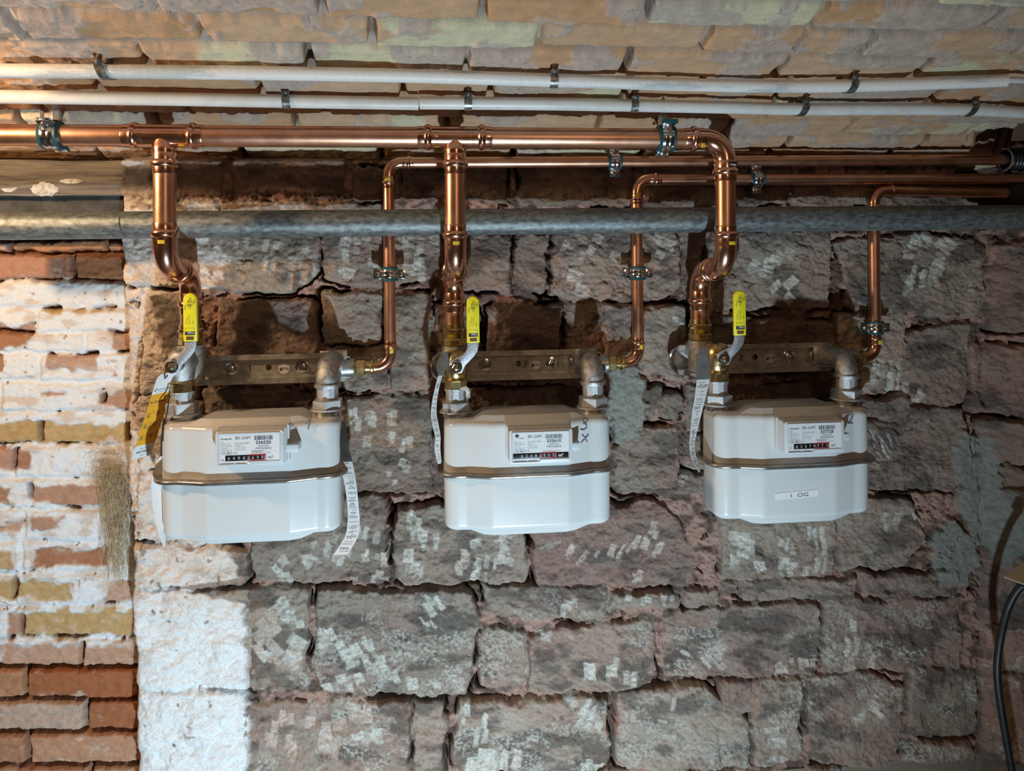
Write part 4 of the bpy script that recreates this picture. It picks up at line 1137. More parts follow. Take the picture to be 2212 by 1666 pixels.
# ------------------------------------------------------------------ white conduits under the vault
RC = 0.0103
def conduit_line(pts, off=0.030):
    return [under_vault(x, y, off) for x, y in pts]
U = spline(conduit_line([(-90, 152), (0, 153), (300, 155), (600, 158.5), (900, 164.5), (1195, 173.5), (1500, 183.5), (1700, 186.5), (1850, 185), (2010, 180), (2172, 174)]), 8)
cu = MB().tube(U, RC, 24).build('conduit', MT['conduit_paint'])
tag(cu, 'upper white conduit with flaking brushed paint, tight under the brick vault', 'conduit')
cc = spline(conduit_line([(2150, 174), (2190, 173), (2240, 176), (2330, 182)]), 6)
co = MB().tube(cc, 0.0052, 14).build('cable', MT['conduit'])
tag(co, 'thin white cable coming out of the end of the upper painted conduit', 'cable')
Lp = [(-90, 208), (0, 209), (300, 213), (620, 219), (904, 224)]
cl_ = MB().tube(spline(conduit_line(Lp), 8), RC * 1.02, 24).build('conduit', MT['conduit'])
tag(cl_, 'lower white plastic conduit above the first copper tee, ending at the butt joint', 'conduit', 'lower white conduit lengths')
Lq = [(907, 222.5), (1010, 223), (1200, 225), (1370, 228), (1560, 232), (1727, 236), (1900, 236), (2090, 237), (2212, 243.5), (2330, 252)]
cr = MB().tube(spline(conduit_line(Lq), 8), RC * 1.02, 24).build('conduit', MT['conduit'])
tag(cr, 'lower white plastic conduit running on from the butt joint, sagging slightly toward the dark corner', 'conduit', 'lower white conduit lengths')

def conduit_clip(px, py, label, spacer=True, half=False, tilt=0.0):
    c = under_vault(px, py, 0.030)
    nrm = Vector((0, CSL, 1)).normalized()     # into the vault
    nrm = Vector((0, 0.24, 0.97))
    ax = VX; e2 = Vector((0, 0.97, -0.24))
    t = thing('conduit_clip', c, label, 'conduit clip', 'steel clips holding the white conduits')
    w = 0.0062
    vs, fs = [], []
    angs = np.linspace(math.radians(-28), math.radians(208), 26)
    sec = [(-w, RC + 0.0006), (-w, RC + 0.0018), (w, RC + 0.0018), (w, RC + 0.0006)]
    b = MB()
    for a in angs:
        d = -nrm * math.sin(a) - e2 * math.cos(a)
        for s, r in sec: vs.append(c + ax * (s + tilt * (a - 1.57)) + d * r)
    for k in range(len(angs) - 1):
        for j in range(4):
            j2 = (j + 1) % 4
            fs.append((k * 4 + j, (k + 1) * 4 + j, (k + 1) * 4 + j2, k * 4 + j2))
    fs.append((0, 1, 2, 3)); fs.append(tuple((len(angs) - 1) * 4 + j for j in (3, 2, 1, 0)))
    b.add(vs, fs)
    b.build('band', MT['clip'], t)
    p = c - e2 * (RC + 0.004) + nrm * 0.008 - ax * tilt * 1.5
    eb = MB().box(p, (2 * w, 0.010, 0.0014), ax, e2, nrm, 0.0004)
    eb.lathe(p - nrm * 0.0005, -nrm, [(0, 0.0042), (0.0022, 0.0042), (0.0032, 0.0028), (0.0032, 0.0002)], 14)
    eb.build('screw_ear', MT['clip'], t)
    q = c + e2 * (RC + 0.004) + nrm * 0.008 + ax * tilt * 1.5
    MB().box(q, (2 * w, 0.009, 0.0014), ax, e2, nrm, 0.0004).lathe(q - nrm * 0.0005, -nrm, [(0, 0.0036), (0.002, 0.0036), (0.0028, 0.0022)], 12).build('hook_ear', MT['clip'], t)
    if spacer:
        MB().lathe(c + nrm * (RC * 0.9), nrm, [(0, 0.0062), (0.020, 0.0066), (0.034, 0.0066)], 16).build('spacer', MT['rust'], t)
        MB().lathe(p, nrm, [(0, 0.0036), (0.030, 0.0036)], 12).build('dowel', MT['rust'], t)
    return t
for (x, y, lab, tl) in [(231, 154.5, 'clip with a loose tilted band on the flaking upper conduit, first along it', 0.004), (1196, 173.5, 'rusty-brown topped clip on the upper conduit above the middle meter', 0.0),
                        (1834, 185.5, 'clip on the upper conduit nearest the open end with the cable', -0.003),
                        (620, 219, 'clip on the lower conduit just before the butt joint', 0.0), (1011, 223, 'clip on the lower conduit just past the butt joint', 0.0),
                        (1369, 228, 'clip on the lower conduit beside the teal hanging clamp of the main', 0.0), (1728, 236, 'clip on the lower conduit above the cream-coloured vault bricks, tilted', -0.004),
                        (2088, 237, 'clip on the lower conduit nearest the dark corner, strongly tilted', -0.006)]:
    conduit_clip(x, y, lab, True, False, tl)
# broken clip remains on the vault
bc = under_vault(1517, 167, 0.004)
bt = MB().box(bc, (0.012, 0.006, 0.010), bev=0.001).box(bc + Vector((0.004, 0, 0.004)), (0.006, 0.012, 0.002), bev=0.0005).build('broken_clip', MT['clip'])
tag(bt, 'broken empty clip stub above the upper conduit, without a band', 'conduit clip')

# sleeves in the dark corner
sp = P(2168, 344.5, YO)
t = thing('corrugated_sleeve', sp, 'ribbed black plastic sleeve with a pale rim taking the upper thin pipe', 'pipe sleeve')
prof = [(0.004, 0.019)]
for k in range(14):
    prof += [(0.006 + k * 0.007, 0.0205), (0.0085 + k * 0.007, 0.0232), (0.0115 + k * 0.007, 0.0205)]
prof += [(0.12, 0.0205), (0.12, 0.014), (0.004, 0.014)]
MB().lathe(sp, VX, prof, 32, cap=False).build('sleeve_tube', MT['corr'], t, 50)
MB().lathe(sp, VX, [(0, 0.0208), (0, 0.0228), (0.003, 0.0230), (0.003, 0.0208), (0, 0.0208)], 32, cap=False).build('pale_rim', MT['rim_grey'], t)
sp = P(2176, 417.5, YO)
s2 = MB().lathe(sp, VX, [(0, 0.0118), (0, 0.0168), (0.16, 0.0168), (0.16, 0.0118), (0, 0.0118)], 32, cap=False).build('pipe_sleeve', MT['greytube'])
tag(s2, 'smooth dark grey sleeve around the lowest thin copper pipe', 'pipe sleeve')

# ------------------------------------------------------------------ meter brackets, valves, meters
YP = -0.125
METERS = [
 dict(px=(394, 708), plate=(432, 757), py=(766, 829), pivot=(373, 792), nutL=(868, 896), nutR=(862, 884), uniL=(822, 845), elb=(765, 832), flange=(550, 1041), face=(465, 613, 969), fs=0.055, hole=579, stick=612, bolts=(496, 651), num='1', digs='0494269', dl='8', serial='336520', brand='Honeywell', yr='M19', left=432),
 dict(px=(985, 1281), plate=(947, 1297), py=(758, 821), pivot=(985, 793), nutL=(867, 889), nutR=(856, 880), uniL=(816, 838), elb=(760, 826), flange=(1134, 1028), face=(1100, 1237, 965), fs=0.055, hole=1120, stick=1157, bolts=(1048, 1193), num='3', digs='0348300', dl='2', serial='332610', brand='elster', yr='M14', left=947),
 dict(px=(1550, 1829), plate=(1461, 1800), py=(744, 806), pivot=(1562, 775), nutL=(851, 874), nutR=(840, 862), uniL=(800, 822), elb=(752, 812), flange=(1692, 1009), face=(1695, 1824, 945), fs=0.055, hole=1633, stick=1666, bolts=(1707,), num='2', digs='0257997', dl='1', serial='337728', brand='Honeywell', yr='M20', left=1461),
]
HW = {'1': [[(0.0, 0.62), (0.42, 1.0), (0.40, 0.45), (0.36, 0.0)]], '3': [[(0.05, 0.85), (0.3, 1.0), (0.56, 0.88), (0.5, 0.66), (0.22, 0.54), (0.5, 0.42), (0.58, 0.18), (0.3, 0.0), (0.0, 0.1)]],
      '2': [[(0.0, 0.78), (0.22, 1.0), (0.5, 0.92), (0.52, 0.66), (0.28, 0.3), (0.04, 0.04), (0.32, 0.07), (0.66, 0.0)]], '5': [[(0.5, 0.98), (0.1, 0.95), (0.06, 0.58), (0.36, 0.58), (0.48, 0.3), (0.3, 0.02), (0.0, 0.08)]],
      '7': [[(0.0, 0.94), (0.55, 0.98), (0.3, 0.5), (0.18, 0.0)], [(0.1, 0.5), (0.5, 0.5)]], '4': [[(0.25, 1.0), (0.0, 0.4), (0.5, 0.42)], [(0.42, 0.7), (0.38, 0.0)]], 'x': [[(0.1, 1.0), (0.5, 0.5), (0.85, 0.0)], [(0.95, 0.95), (0.5, 0.5), (0.0, 0.05)]]}
def handwrite(s, o, ex, ey, h, r, gap=0.75, slant=0.12):
    mb = MB()
    for i, ch in enumerate(s):
        for stq in HW[ch]:
            pts = [(i * gap * h + (x + slant * y) * h, y * h) for x, y in stq]
            sp_ = spline([(x, y, 0) for x, y in pts], 5)
            mb.stroke([(p.x, p.y) for p in sp_], o, ex, ey, r)
    return mb

def hexnut(mb, x, y, z0, z1, rc, n=6):
    h = z0 - z1
    mb.lathe((x, y, z0), -VZ, [(0, rc * 0.72), (0, rc * 0.90), (h * 0.07, rc), (h * 0.80, rc), (h * 0.86, rc * 0.94), (h * 0.86, rc * 0.7)], n)
    mb.lathe((x, y, z0 - h * 0.84), -VZ, [(0, rc * 0.9), (h * 0.01, rc * 1.07), (h * 0.15, rc * 1.09), (h * 0.16, rc * 0.85)], 32)

def union(mb, x, y, z0, z1, r):
    h = z0 - z1
    mb.lathe((x, y, z0), -VZ, [(0, r * 0.9), (0, r * 1.08), (h * 0.16, r * 1.08), (h * 0.2, r * 0.98), (h * 0.9, r * 0.98), (h, r * 0.9)], 12)

LAB_BR = ['galvanised bracket rail of the first meter, both bolts showing, marked 1', 'galvanised bracket rail of the middle meter with rounded end, marked 3', 'galvanised bracket rail of the meter labelled 1 OG, marked 2']
LAB_V = ['yellow-handled ball valve of the first meter, orange warning tag hanging from it', 'yellow-handled ball valve of the middle meter, narrow receipt strip beside it', 'yellow-handled ball valve of the meter labelled 1 OG, dark tape beside it']
LAB_M = ['white gas meter marked 1 beside the whitewashed pier, counter 336520', 'white gas meter marked 3 with a small purple cross, counter 332610', 'white gas meter marked 2 with a sticker reading 1 OG, counter 337728']

def outline2(grow=0.0):      # plan of a meter housing, rounded corners, centre bulging to the front and back
    p = [(-0.148, -0.049), (-0.108, -0.049), (-0.066, -0.062), (0.068, -0.062), (0.110, -0.049), (0.148, -0.049), (0.148, 0.040), (0.110, 0.040), (0.070, 0.058), (-0.070, 0.058), (-0.110, 0.040), (-0.148, 0.040)]
    rad = [0.026, 0.03, 0.03, 0.03, 0.03, 0.026, 0.026, 0.03, 0.03, 0.03, 0.03, 0.026]
    pts = []
    n = len(p)
    for i in range(n):
        a, b, c = Vector((*p[i - 1], 0)), Vector((*p[i], 0)), Vector((*p[(i + 1) % n], 0))
        arc = fillet([b + (a - b) * 0.49, b, b + (c - b) * 0.49], rad[i], 8)[1:-1]
        pts += [(q.x, q.y) for q in arc]
    out = []
    m = len(pts)
    for i in range(m):
        ax, ay = pts[i - 1]; bx, by = pts[(i + 1) % m]
        tx, ty = bx - ax, by - ay; L = math.hypot(tx, ty)
        out.append((pts[i][0] + ty / L * grow, pts[i][1] - tx / L * grow))
    return out

def stack(mb, O, rings, cap0=True, cap1=True):       # rings: (z, grow, tuck)
    vs, fs = [], []
    k = None
    for (z, g) in rings:
        ol = outline2(g); k = len(ol)
        vs += [O + Vector((x, y, z)) for x, y in ol]
    for i in range(len(rings) - 1):
        for j in range(k):
            j2 = (j + 1) % k
            fs.append((i * k + j, i * k + j2, (i + 1) * k + j2, (i + 1) * k + j))
    if cap0: fs.append(tuple(range(k))[::-1])
    if cap1: fs.append(tuple((len(rings) - 1) * k + j for j in range(k)))
    return mb.add(vs, fs)

def hump(mb, O, z0, dz):      # low raised plateau between the ports
    b = [(-0.113, -0.043), (-0.068, -0.0575), (0.070, -0.0575), (0.115, -0.043), (0.102, 0.038), (-0.102, 0.038)]
    t = [(-0.080, -0.040), (-0.062, -0.047), (0.064, -0.047), (0.082, -0.040), (0.074, 0.028), (-0.074, 0.028)]
    vs = [O + Vector((x, y, z0)) for x, y in b] + [O + Vector((x, y, z0 + dz)) for x, y in t]
    return mb.add(vs, [(q, (q + 1) % 6, (q + 1) % 6 + 6, q + 6) for q in range(6)] + [(6, 7, 8, 9, 10, 11), (5, 4, 3, 2, 1, 0)])

def nameplate(meter, hous, F, W_, H_, d, idx):
    # F: top left corner of the counter face, ex right, ey up, mm
    ex, ey = VX, VZ
    q = lambda x, y, lift=0.0: F + VX * (x * W_ / 112) + VZ * (-y * H_ / 55) - VY * lift
    k = H_ / 55.0
    kx = W_ / 112.0
    pw = MB()
    pw.prism([(6 * kx, -3.5 * k), (105 * kx, -3.5 * k), (105 * kx, -47.6 * k), (54.5 * kx, -47.6 * k), (52 * kx, -51.3 * k), (6 * kx, -51.3 * k)], F, VX, VZ, -VY, 0.0007)
    plate = pw.build('nameplate', MT['label'], hous)
    L = 0.00085
    ink = MB()
    if d['brand'] == 'elster':
        ink.text('elster', q(17, 13.5, L), VX, VZ, 2.6 * k, wide=1.1)
        ink.prism([(9.5 * kx, -8.5 * k), (13.5 * kx, -4.9 * k), (18 * kx, -8 * k), (14 * kx, -12.3 * k)], F - VY * L, VX, VZ, -VY, 0.0001)
    else:
        ink.text('Honeywell', q(9, 12.4, L), VX, VZ, 2.7 * k, wide=1.0, bold=0.02)
    ink.text('BK-G4M', q(32.5, 12.6, L), VX, VZ, 5.0 * k, wide=0.93)
    r = random.Random(idx + 3)
    x = 63.5
    while x < 93.4:
        w = r.choice([0.4, 0.4, 0.7, 1.0, 1.3])
        ink.quad(q(0, 0, L), VX, VZ, x * kx, -14.2 * k, min(x + w, 93.8) * kx, -7.4 * k)
        x += w + r.choice([0.35, 0.5, 0.8])
    ink.text(d['serial'], q(78.6, 20.6, L), VX, VZ, 5.0 * k, 'CENTER', 1.12, bold=0.025)
    ink.text('Stadtwerke', q(79, 24.6, L), VX, VZ, 2.7 * k, 'CENTER', 0.92)
    ink.text('PIRMASENS', q(78.8, 29.2, L), VX, VZ, 3.3 * k, 'CENTER', 1.05)
    ink.text('CE', q(9.2, 35.6, L), VX, VZ, 4.0 * k, wide=1.0)
    for (a, b, c_, e) in [(18, 31.2, 27.2, 31.5), (18, 35.7, 27.2, 36.0), (18, 31.2, 18.3, 36.0), (26.9, 31.2, 27.2, 36.0)]:
        ink.quad(q(0, 0, L), VX, VZ, a * kx, -e * k, c_ * kx, -b * k)
    ink.text(d['yr'], q(22.6, 34.8, L), VX, VZ, 2.3 * k, 'CENTER', 1.0, bold=0.02)
    ink.text('0102', q(29, 34.8, L), VX, VZ, 2.4 * k)
    ink.build('bold_print', MT['ink'], plate, smooth=False)
    g = MB()
    rows = [('2019' if idx == 0 else '2020' if idx == 2 else '', 17.2), ('Qmax 6 m\u00b3/h', 20.4), ('Qmin 0,04 m\u00b3/h', 23.6), ('V 2,0 dm\u00b3', 26.8), ('pmax 0,1bar "T"', 30.0)]
    for s_, y in rows:
        if s_: g.text(s_, q(9, y, L), VX, VZ, 1.9 * k, wide=1.0)
    for s_, y in [('DE-07-MI002-PTB001', 19.6), ('Klasse 1,5', 22.8), ('ta -25\u00b0C...55\u00b0C', 26.4), ('tg -10\u00b0C...40\u00b0C', 29.6)]:
        g.text(s_, q(32.5, y, L), VX, VZ, 1.9 * k, wide=0.95)
    g.text('NG-4701BM0443 DIN EN 1359:2007', q(59, 35.4, L), VX, VZ, 1.6 * k, wide=0.86)
    if idx != 1:
        g.quad(q(0, 0, L), VX, VZ, 59 * kx, -31.5 * k, 80 * kx, -30.9 * k); g.quad(q(0, 0, L), VX, VZ, 59 * kx, -33.2 * k, 76 * kx, -32.6 * k)
    g.quad(q(0, 0, L), VX, VZ, 9 * kx, -50.4 * k, 30 * kx, -49.6 * k); g.quad(q(0, 0, L), VX, VZ, 33 * kx, -50.4 * k, 49 * kx, -49.6 * k)
    g.build('fine_print', MT['greyink'], plate, smooth=False)
    # roller counter
    x0 = 6.5 if idx == 1 else 16.3
    x1 = 104.5 if idx == 1 else 57
    cw = MB()
    cw.box(q((x0 + x1) / 2, 42, 0.0007), ((x1 - x0) * kx, 0.0006, 9.2 * k), bev=0.0001)
    ctr = cw.build('counter_window', MT['drum'], hous)
    rw = MB().box(q(69.6, 41.7, 0.0009), (26.4 * kx, 0.0006, 9.8 * k), bev=0.0001)
    rw.build('red_field', MT['red'], ctr)
    MB().box(q(68.6, 41.9, 0.0013), (22 * kx, 0.0004, 6.2 * k)).build('drum_strip', MT['drum'], ctr)
    dg = MB()
    s_ = d['digs']
    xs5 = [22, 30.2, 38.4, 46.6, 54.0] if idx != 1 else [22, 30, 38.3, 46.6, 54.3]
    for i in range(5): dg.text(s_[i], q(xs5[i], 44.4 + (0.5 if i == 0 else 0), 0.00125), VX, VZ, 4.9 * k, 'CENTER', 0.85)
    for i, xx in enumerate([61.5, 69.5]): dg.text(s_[5 + i], q(xx, 44.0, 0.00165), VX, VZ, 4.6 * k, 'CENTER', 0.85)
    dg.text(d['dl'], q(77, 43.4, 0.00165), VX, VZ, 4.4 * k, 'CENTER', 0.85)
    dg.quad(q(0, 0, 0.00125), VX, VZ, 57.2 * kx, -45.8 * k, 58.2 * kx, -44.8 * k)
    for t_ in range(4): dg.quad(q(0, 0, 0.0017), VX, VZ, (80.4) * kx, -(44.6 - t_ * 1.6) * k, 82.2 * kx, -(44.1 - t_ * 1.6) * k)
    dg.build('digits', MT['digit'], ctr, smooth=False)
    um = MB().text('m\u00b3', q(86.5, 44.6, 0.00125), VX, VZ, 5.0 * k, bold=0.0 if idx != 1 else 0.03)
    if idx != 1: um.text('V' if idx == 2 else 'Vb', q(9, 46.2, 0.00085), VX, VZ, 3.4 * k)
    um.build('unit_print', MT['digit'] if idx == 1 else MT['ink'], plate, smooth=False)
    # clear window rim with the stepped lower edge, and its pane
    op = [(5.2, 3.0), (106, 3.0), (106, 48.4), (55.2, 48.4), (52.6, 52.0), (5.2, 52.0)]
    path = [q(x, y, 0.0012) for x, y in op]
    rm = MB()
    pp = fillet([path[0].lerp(path[-1], 0.5)] + path + [path[0].lerp(path[-1], 0.5)], 0.0016, 4)
    rm.tube(pp, 0.00085, 8)
    rm.build('window_rim', MT['rim'], hous)
    pn = MB().prism([(a * kx, -b * k) for a, b in op], F - VY * 0.0024, VX, VZ, -VY, 0.0006)
    pn.build('window_pane', MT['glass'], hous)

for i, d in enumerate(METERS):
    xr_, zt_, zb_ = RISERS[i]
    nx0, nz0 = P(d['px'][0], 880, YP), P(d['px'][1], 880, YP)
    XL, XR = nx0.x, nz0.x
    zc = P(d['pivot'][0], d['pivot'][1], -0.165).z
    # ---- bracket
    zp1, zp0 = P((d['plate'][0] + d['plate'][1]) / 2, d['py'][0], -0.055).z, P((d['plate'][0] + d['plate'][1]) / 2, d['py'][1], -0.055).z
    zm = (zp0 + zp1) / 2
    x0, x1 = P(d['plate'][0], 790, -0.045).x, P(d['plate'][1], 790, -0.045).x
    x0 = min(x0, xr_ - 0.012)
    br = thing('meter_bracket', Vector(((x0 + x1) / 2, -0.04, zp0)), LAB_BR[i], 'meter bracket', 'galvanised rails carrying the meters')
    hw = (zp1 - zp0) / 2 - 0.0095
    xh = P(d['hole'], 790, -0.045).x; rh = 0.0056
    zh = zm + 0.001
    arcu = [(xh + rh * math.cos(a), zh + rh * math.sin(a)) for a in np.linspace(math.pi, 0, 13)]
    arcl = [(xh + rh * math.cos(a), zh - rh * math.sin(a)) for a in np.linspace(0, math.pi, 13)]
    pm = MB()
    pm.prism([(x0, zh)] + arcu + [(x1, zh), (x1, zm + hw), (x0, zm + hw)], (0, -0.038, 0), VX, VZ, -VY, 0.0022)
    pm.prism([(x0, zm - hw), (x1, zm - hw), (x1, zh)] + arcl + [(x0, zh)], (0, -0.038, 0), VX, VZ, -VY, 0.0022)
    for s in (-1, 1):
        pm.prism([(x0, 0), (x1, 0), (x1, 0.014), (x0, 0.014)], (0, -0.0385, zm + s * hw), VX, -VY, VZ * s, 0.0022)
        ch = 0.012
        pm.prism([(x0, 0), (x1 - 0.002, 0), (x1 - ch, 0.0098), (x0 + 0.004, 0.0098)], (0, -0.0500, zm + s * hw), VX, VZ * s, -VY, 0.0022)
    # end plates
    pm.box((x1 - 0.001, -0.044, zm), (0.002, 0.014, hw * 2), bev=0.0004)
    pm.build('rail', MT['plate'], br, 30)
    if i > 0:      # rounded dished end of the rail
        cx = x0 + 0.004
        MB().lathe((cx + 0.012, -0.0385, zm), -VY, [(0, 0.030), (0.004, 0.0305), (0.011, 0.031), (0.0125, 0.0295), (0.0125, 0.0275), (0.005, 0.024), (0.002, 0.021), (0.002, 0.001)], 36).build('dished_end', MT['zinc'], br, 45)
    for bx in d['bolts']:
        q = Vector((P(bx, 790, -0.045).x, -0.0402, zm + 0.001))
        bo = MB().lathe(q, -VY, [(0, 0.0122), (0.0014, 0.0122), (0.0018, 0.0112)], 28)
        bo.build('washer', MT['zinc'], br)
        bo = MB().lathe(q - VY * 0.0018, -VY, [(0, 0.0070), (0.0052, 0.0070), (0.006, 0.0060)], 6).lathe(q - VY * 0.007, -VY, [(0, 0.0036), (0.005, 0.0036), (0.0056, 0.003)], 14)
        bo.build('bolt', MT['zinc'], br, 25)
    if i > 0:
        q = Vector((P(1232 if i == 1 else 1748, 790, -0.045).x, -0.0405, zm + 0.001))
        MB().box(q - VY * 0.006, (0.006, 0.012, 0.020), bev=0.001).box(q + VX * 0.008 - VY * 0.006, (0.003, 0.012, 0.018), bev=0.0005).build('lug', MT['zinc'], br)
    q = Vector((P(d['stick'], 790, -0.045).x, -0.0404, zm - 0.001))
    sk = MB().lathe(q, -VY, [(0, 0.0104), (0.0004, 0.0104)], 32).build('round_sticker', MT['paper'], br)
    tx = MB()
    tx.text('BRAUN', q - VY * 0.0006 + VX * 0.009 + VZ * 0.0004, -VX, -VZ, 0.0034, wide=0.82, bold=0.01)
    tx.lathe(q - VY * 0.0005 + Vector((-0.0055, 0, -0.0022)), -VY, [(0, 0.0026), (0.0002, 0.0026)], 16)
    tx.quad(q - VY * 0.0006, VX, VZ, -0.0075, 0.0012, 0.0075, 0.0018)
    for a in np.linspace(0.5, 2.6, 12): tx.quad(q - VY * 0.0006 + Vector((math.cos(a) * 0.0088, 0, math.sin(a) * 0.0088)), VX, VZ, -0.001, -0.0002, 0.001, 0.0002)
    tx.build('sticker_print', MT['ink'], sk, smooth=False)
    npx = {0: 536, 1: 1134, 2: 1602}[i]
    q = Vector((P(npx, 790, -0.045).x - 0.003, -0.0404, zm - 0.005))
    handwrite(d['num'], q, VX, VZ, 0.011, 0.0007).build('pen_number', MT['ink'], br)
    # inlet casting: upright barrel and neck toward the viewer
    ib = MB().lathe((xr_, YR, zt_), -VZ, [(0, 0.019), (0.0, 0.0228), (0.004, 0.0232), ((zt_ - zb_) * 0.45, 0.0232), (zt_ - zb_ - 0.004, 0.0226), (zt_ - zb_, 0.019)], 32)
    ib.tube([(xr_, -0.036, zc), (xr_, YR, zc)], 0.020, 28)
    ib.tube([(xr_, YR, zc), ((xr_ + XL) / 2, (YR + YP) / 2 - 0.004, zc), (XL, YP, zc)], 0.0185, 28)
    ib.build('inlet_casting', MT['cast'], br)
    # outlet elbow
    ze0, ze1 = P(d['px'][1], d['elb'][0], YP).z, P(d['px'][1], d['elb'][1], YP).z
    rE = 0.0200
    zax = ze0 - rE * 1.12
    ob = MB().tube(fillet([(XR, -0.040, zax), (XR, YP, zax), (XR, YP, ze1)], 0.026, 16), rE, 32)
    ob.lathe((XR, YP, ze1 + 0.003), -VZ, [(0, rE), (0.0, rE * 1.14), (0.004, rE * 1.16), (0.0065, rE * 1.1), (0.0065, rE * 0.8)], 32)
    ob.build('outlet_elbow', MT['cast'], br)
    cz = OUT[i][1]
    xe = OUT[i][2]
    oc = MB().tube([(XR - 0.02, -0.044, cz), (xe + 0.002, -0.044, cz)], 0.0185, 28)
    oc.box((XR, -0.045, zax), (0.052, 0.016, 0.040), bev=0.004)
    oc.build('outlet_casting', MT['galv'], br)
    zr0, zr1 = P(d['px'][1], d['nutR'][0], YP).z, P(d['px'][1], d['nutR'][1], YP).z
    un = MB(); union(un, XR, YP, ze1 - 0.0005, zr0 - 0.001, 0.0192); un.build('union_nipple', MT['nut'], br, 25)
    un = MB(); hexnut(un, XR, YP, zr0, zr1, 0.0272); un.build('union_nut', MT['nut'], br, 25)
    # ---- ball valve
    zl0, zl1 = P(d['px'][0], d['nutL'][0], YP).z, P(d['px'][0], d['nutL'][1], YP).z
    zu0, zu1 = P(d['px'][0], d['uniL'][0], YP).z, P(d['px'][0], d['uniL'][1], YP).z
    bv = thing('ball_valve', Vector((XL, YP, zl1)), LAB_V[i], 'gas valve', 'yellow-handled valves above the meters')
    vb = MB().lathe((XL, YP, zc + 0.024), -VZ, [(0, 0.008), (0.002, 0.0150), (0.008, 0.0208), (0.020, 0.0228), (0.032, 0.0222), (0.040, 0.0215), (zc + 0.024 - zu0 - 0.004, 0.0205), (zc + 0.024 - zu0, 0.018)], 36)
    vb.tube([(XL, YP, zc), (XL, -0.158, zc)], [0.0125, 0.0115], 24)
    vb.build('valve_body', MT['cast'] if i == 0 else MT['brass'], bv)
    hx = MB(); h = zu0 - zu1
    hx.lathe((XL, YP, zu0), -VZ, [(0, 0.019), (h * 0.08, 0.0215), (h * 0.22, 0.0215), (h * 0.24, 0.0208)], 32)
    hx.lathe((XL, YP, zu0 - h * 0.24), -VZ, [(0, 0.0208), (h * 0.72, 0.0208), (h * 0.76, 0.018)], 8)
    hx.build('brass_collar', MT['brass'], bv, 22)
    un = MB(); union(un, XL, YP, zu1, zl0 - 0.001, 0.0190); un.build('union_nipple', MT['nut'], bv, 25)
    un = MB(); hexnut(un, XL, YP, zl0, zl1, 0.0272); un.build('union_nut', MT['nut'], bv, 25)
    pv = P(d['pivot'][0], d['pivot'][1], -0.166)
    if i != 0: pass
    k = 0.00080
    lv = [(-14.5, 2), (-14.6, 12.5), (2, 20.5), (14, 26), (22, 34), (25.2, 43), (25.5, 58), (49.5, 58), (49, 44), (46, 32), (38.5, 22), (28, 11), (20, 3), (16, -6), (12.5, -13.5), (2, -13.6), (-8, -11.5), (-13, -5)]
    ol = fillet([(x * k, y * k, 0) for x, y in lv], 0.004, 3)
    lo = MB().prism([(p.x, p.y) for p in ol], pv, VX, VZ, -VY, 0.0032, 0.0006).build('lever', MT['lever'], bv, 30)
    gx0, gx1, gz0, gz1 = 24.0 * k, 51.6 * k, 52 * k, 153 * k
    gw = (gx1 - gx0) / 2; gc = (gx0 + gx1) / 2
    gol = [(gx0, gz0), (gx1, gz0)] + [(gc + gw * math.cos(a), gz1 - gw + gw * math.sin(a)) for a in np.linspace(0.0, math.pi, 15)]
    gr = MB().prism(gol, pv + VY * 0.003, VX, VZ, -VY, 0.0092, 0.0022).build('grip', MT['yellow'], lo, 50)
    gp_ = pv - VY * 0.00645 + VX * gc
    pr = MB()
    u, w_ = VZ, -VX           # the print runs upward
    def tri(c_, s_, up):
        a = [(-s_, -s_ * 0.6), (s_, -s_ * 0.6), (0, s_)] if up else [(-s_, s_ * 0.6), (s_, s_ * 0.6), (0, -s_)]
        pr.tube([gp_ + VX * (c_[0] + x) + VZ * (c_[1] + y) for x, y in a + a[:1]], 0.00028, 5)
    zt = gz1
    tri((0.0012, zt - 0.0125), 0.0050, True); tri((0.0, zt - 0.0215), 0.0050, False)
    pr.tube([gp_ + VX * (0.0012 + 0.002 * math.cos(a)) + VZ * (zt - 0.0135 + 0.002 * math.sin(a)) for a in np.linspace(0, 6.28, 13)], 0.00028, 5)
    pr.tube([gp_ + VX * (0.002 * math.cos(a)) + VZ * (zt - 0.0203 + 0.002 * math.sin(a)) for a in np.linspace(0, 6.28, 13)], 0.00028, 5)
    pr.tube([gp_ + VX * -0.002 + VZ * (zt - 0.0203), gp_ + VX * 0.002 + VZ * (zt - 0.0203)], 0.00025, 5)
    pr.text('Open', gp_ + VX * 0.0086 + VZ * (zt - 0.0185), VZ, -VX, 0.0026)
    pr.text('Close', gp_ + VX * -0.0062 + VZ * (zt - 0.0285), VZ, -VX, 0.0026)
    for j, (xx, ss) in enumerate([(-0.0052, 'GB 6.8 Typ K'), (-0.0022, 'p = 10 - 100 mbar mit'), (0.0008, 'Gasregelvorrichtung'), (0.0062, 'DN25R1')]):
        pr.text(ss, gp_ + VX * xx + VZ * (gz0 + 0.029), VZ, -VX, 0.0014, wide=0.9)
    for (a, b, c_, e) in [(-0.008, 0.0135, 0.008, 0.0138), (-0.008, 0.0225, 0.008, 0.0228), (-0.008, 0.0135, -0.0077, 0.0228), (0.0077, 0.0135, 0.008, 0.0228), (-0.008, 0.0107, 0.008, 0.0168)]:
        pr.quad(gp_ + VZ * gz0, VX, VZ, a, b, c_, e)
    pr.build('grip_print', MT['ink'], gr, smooth=False)
    MB().text('viega', gp_ - VY * 0.0002 + VX * 0.0068 + VZ * (gz0 + 0.0157), -VX, -VZ, 0.0036).build('brand_print', MT['digit'], gr, smooth=False)
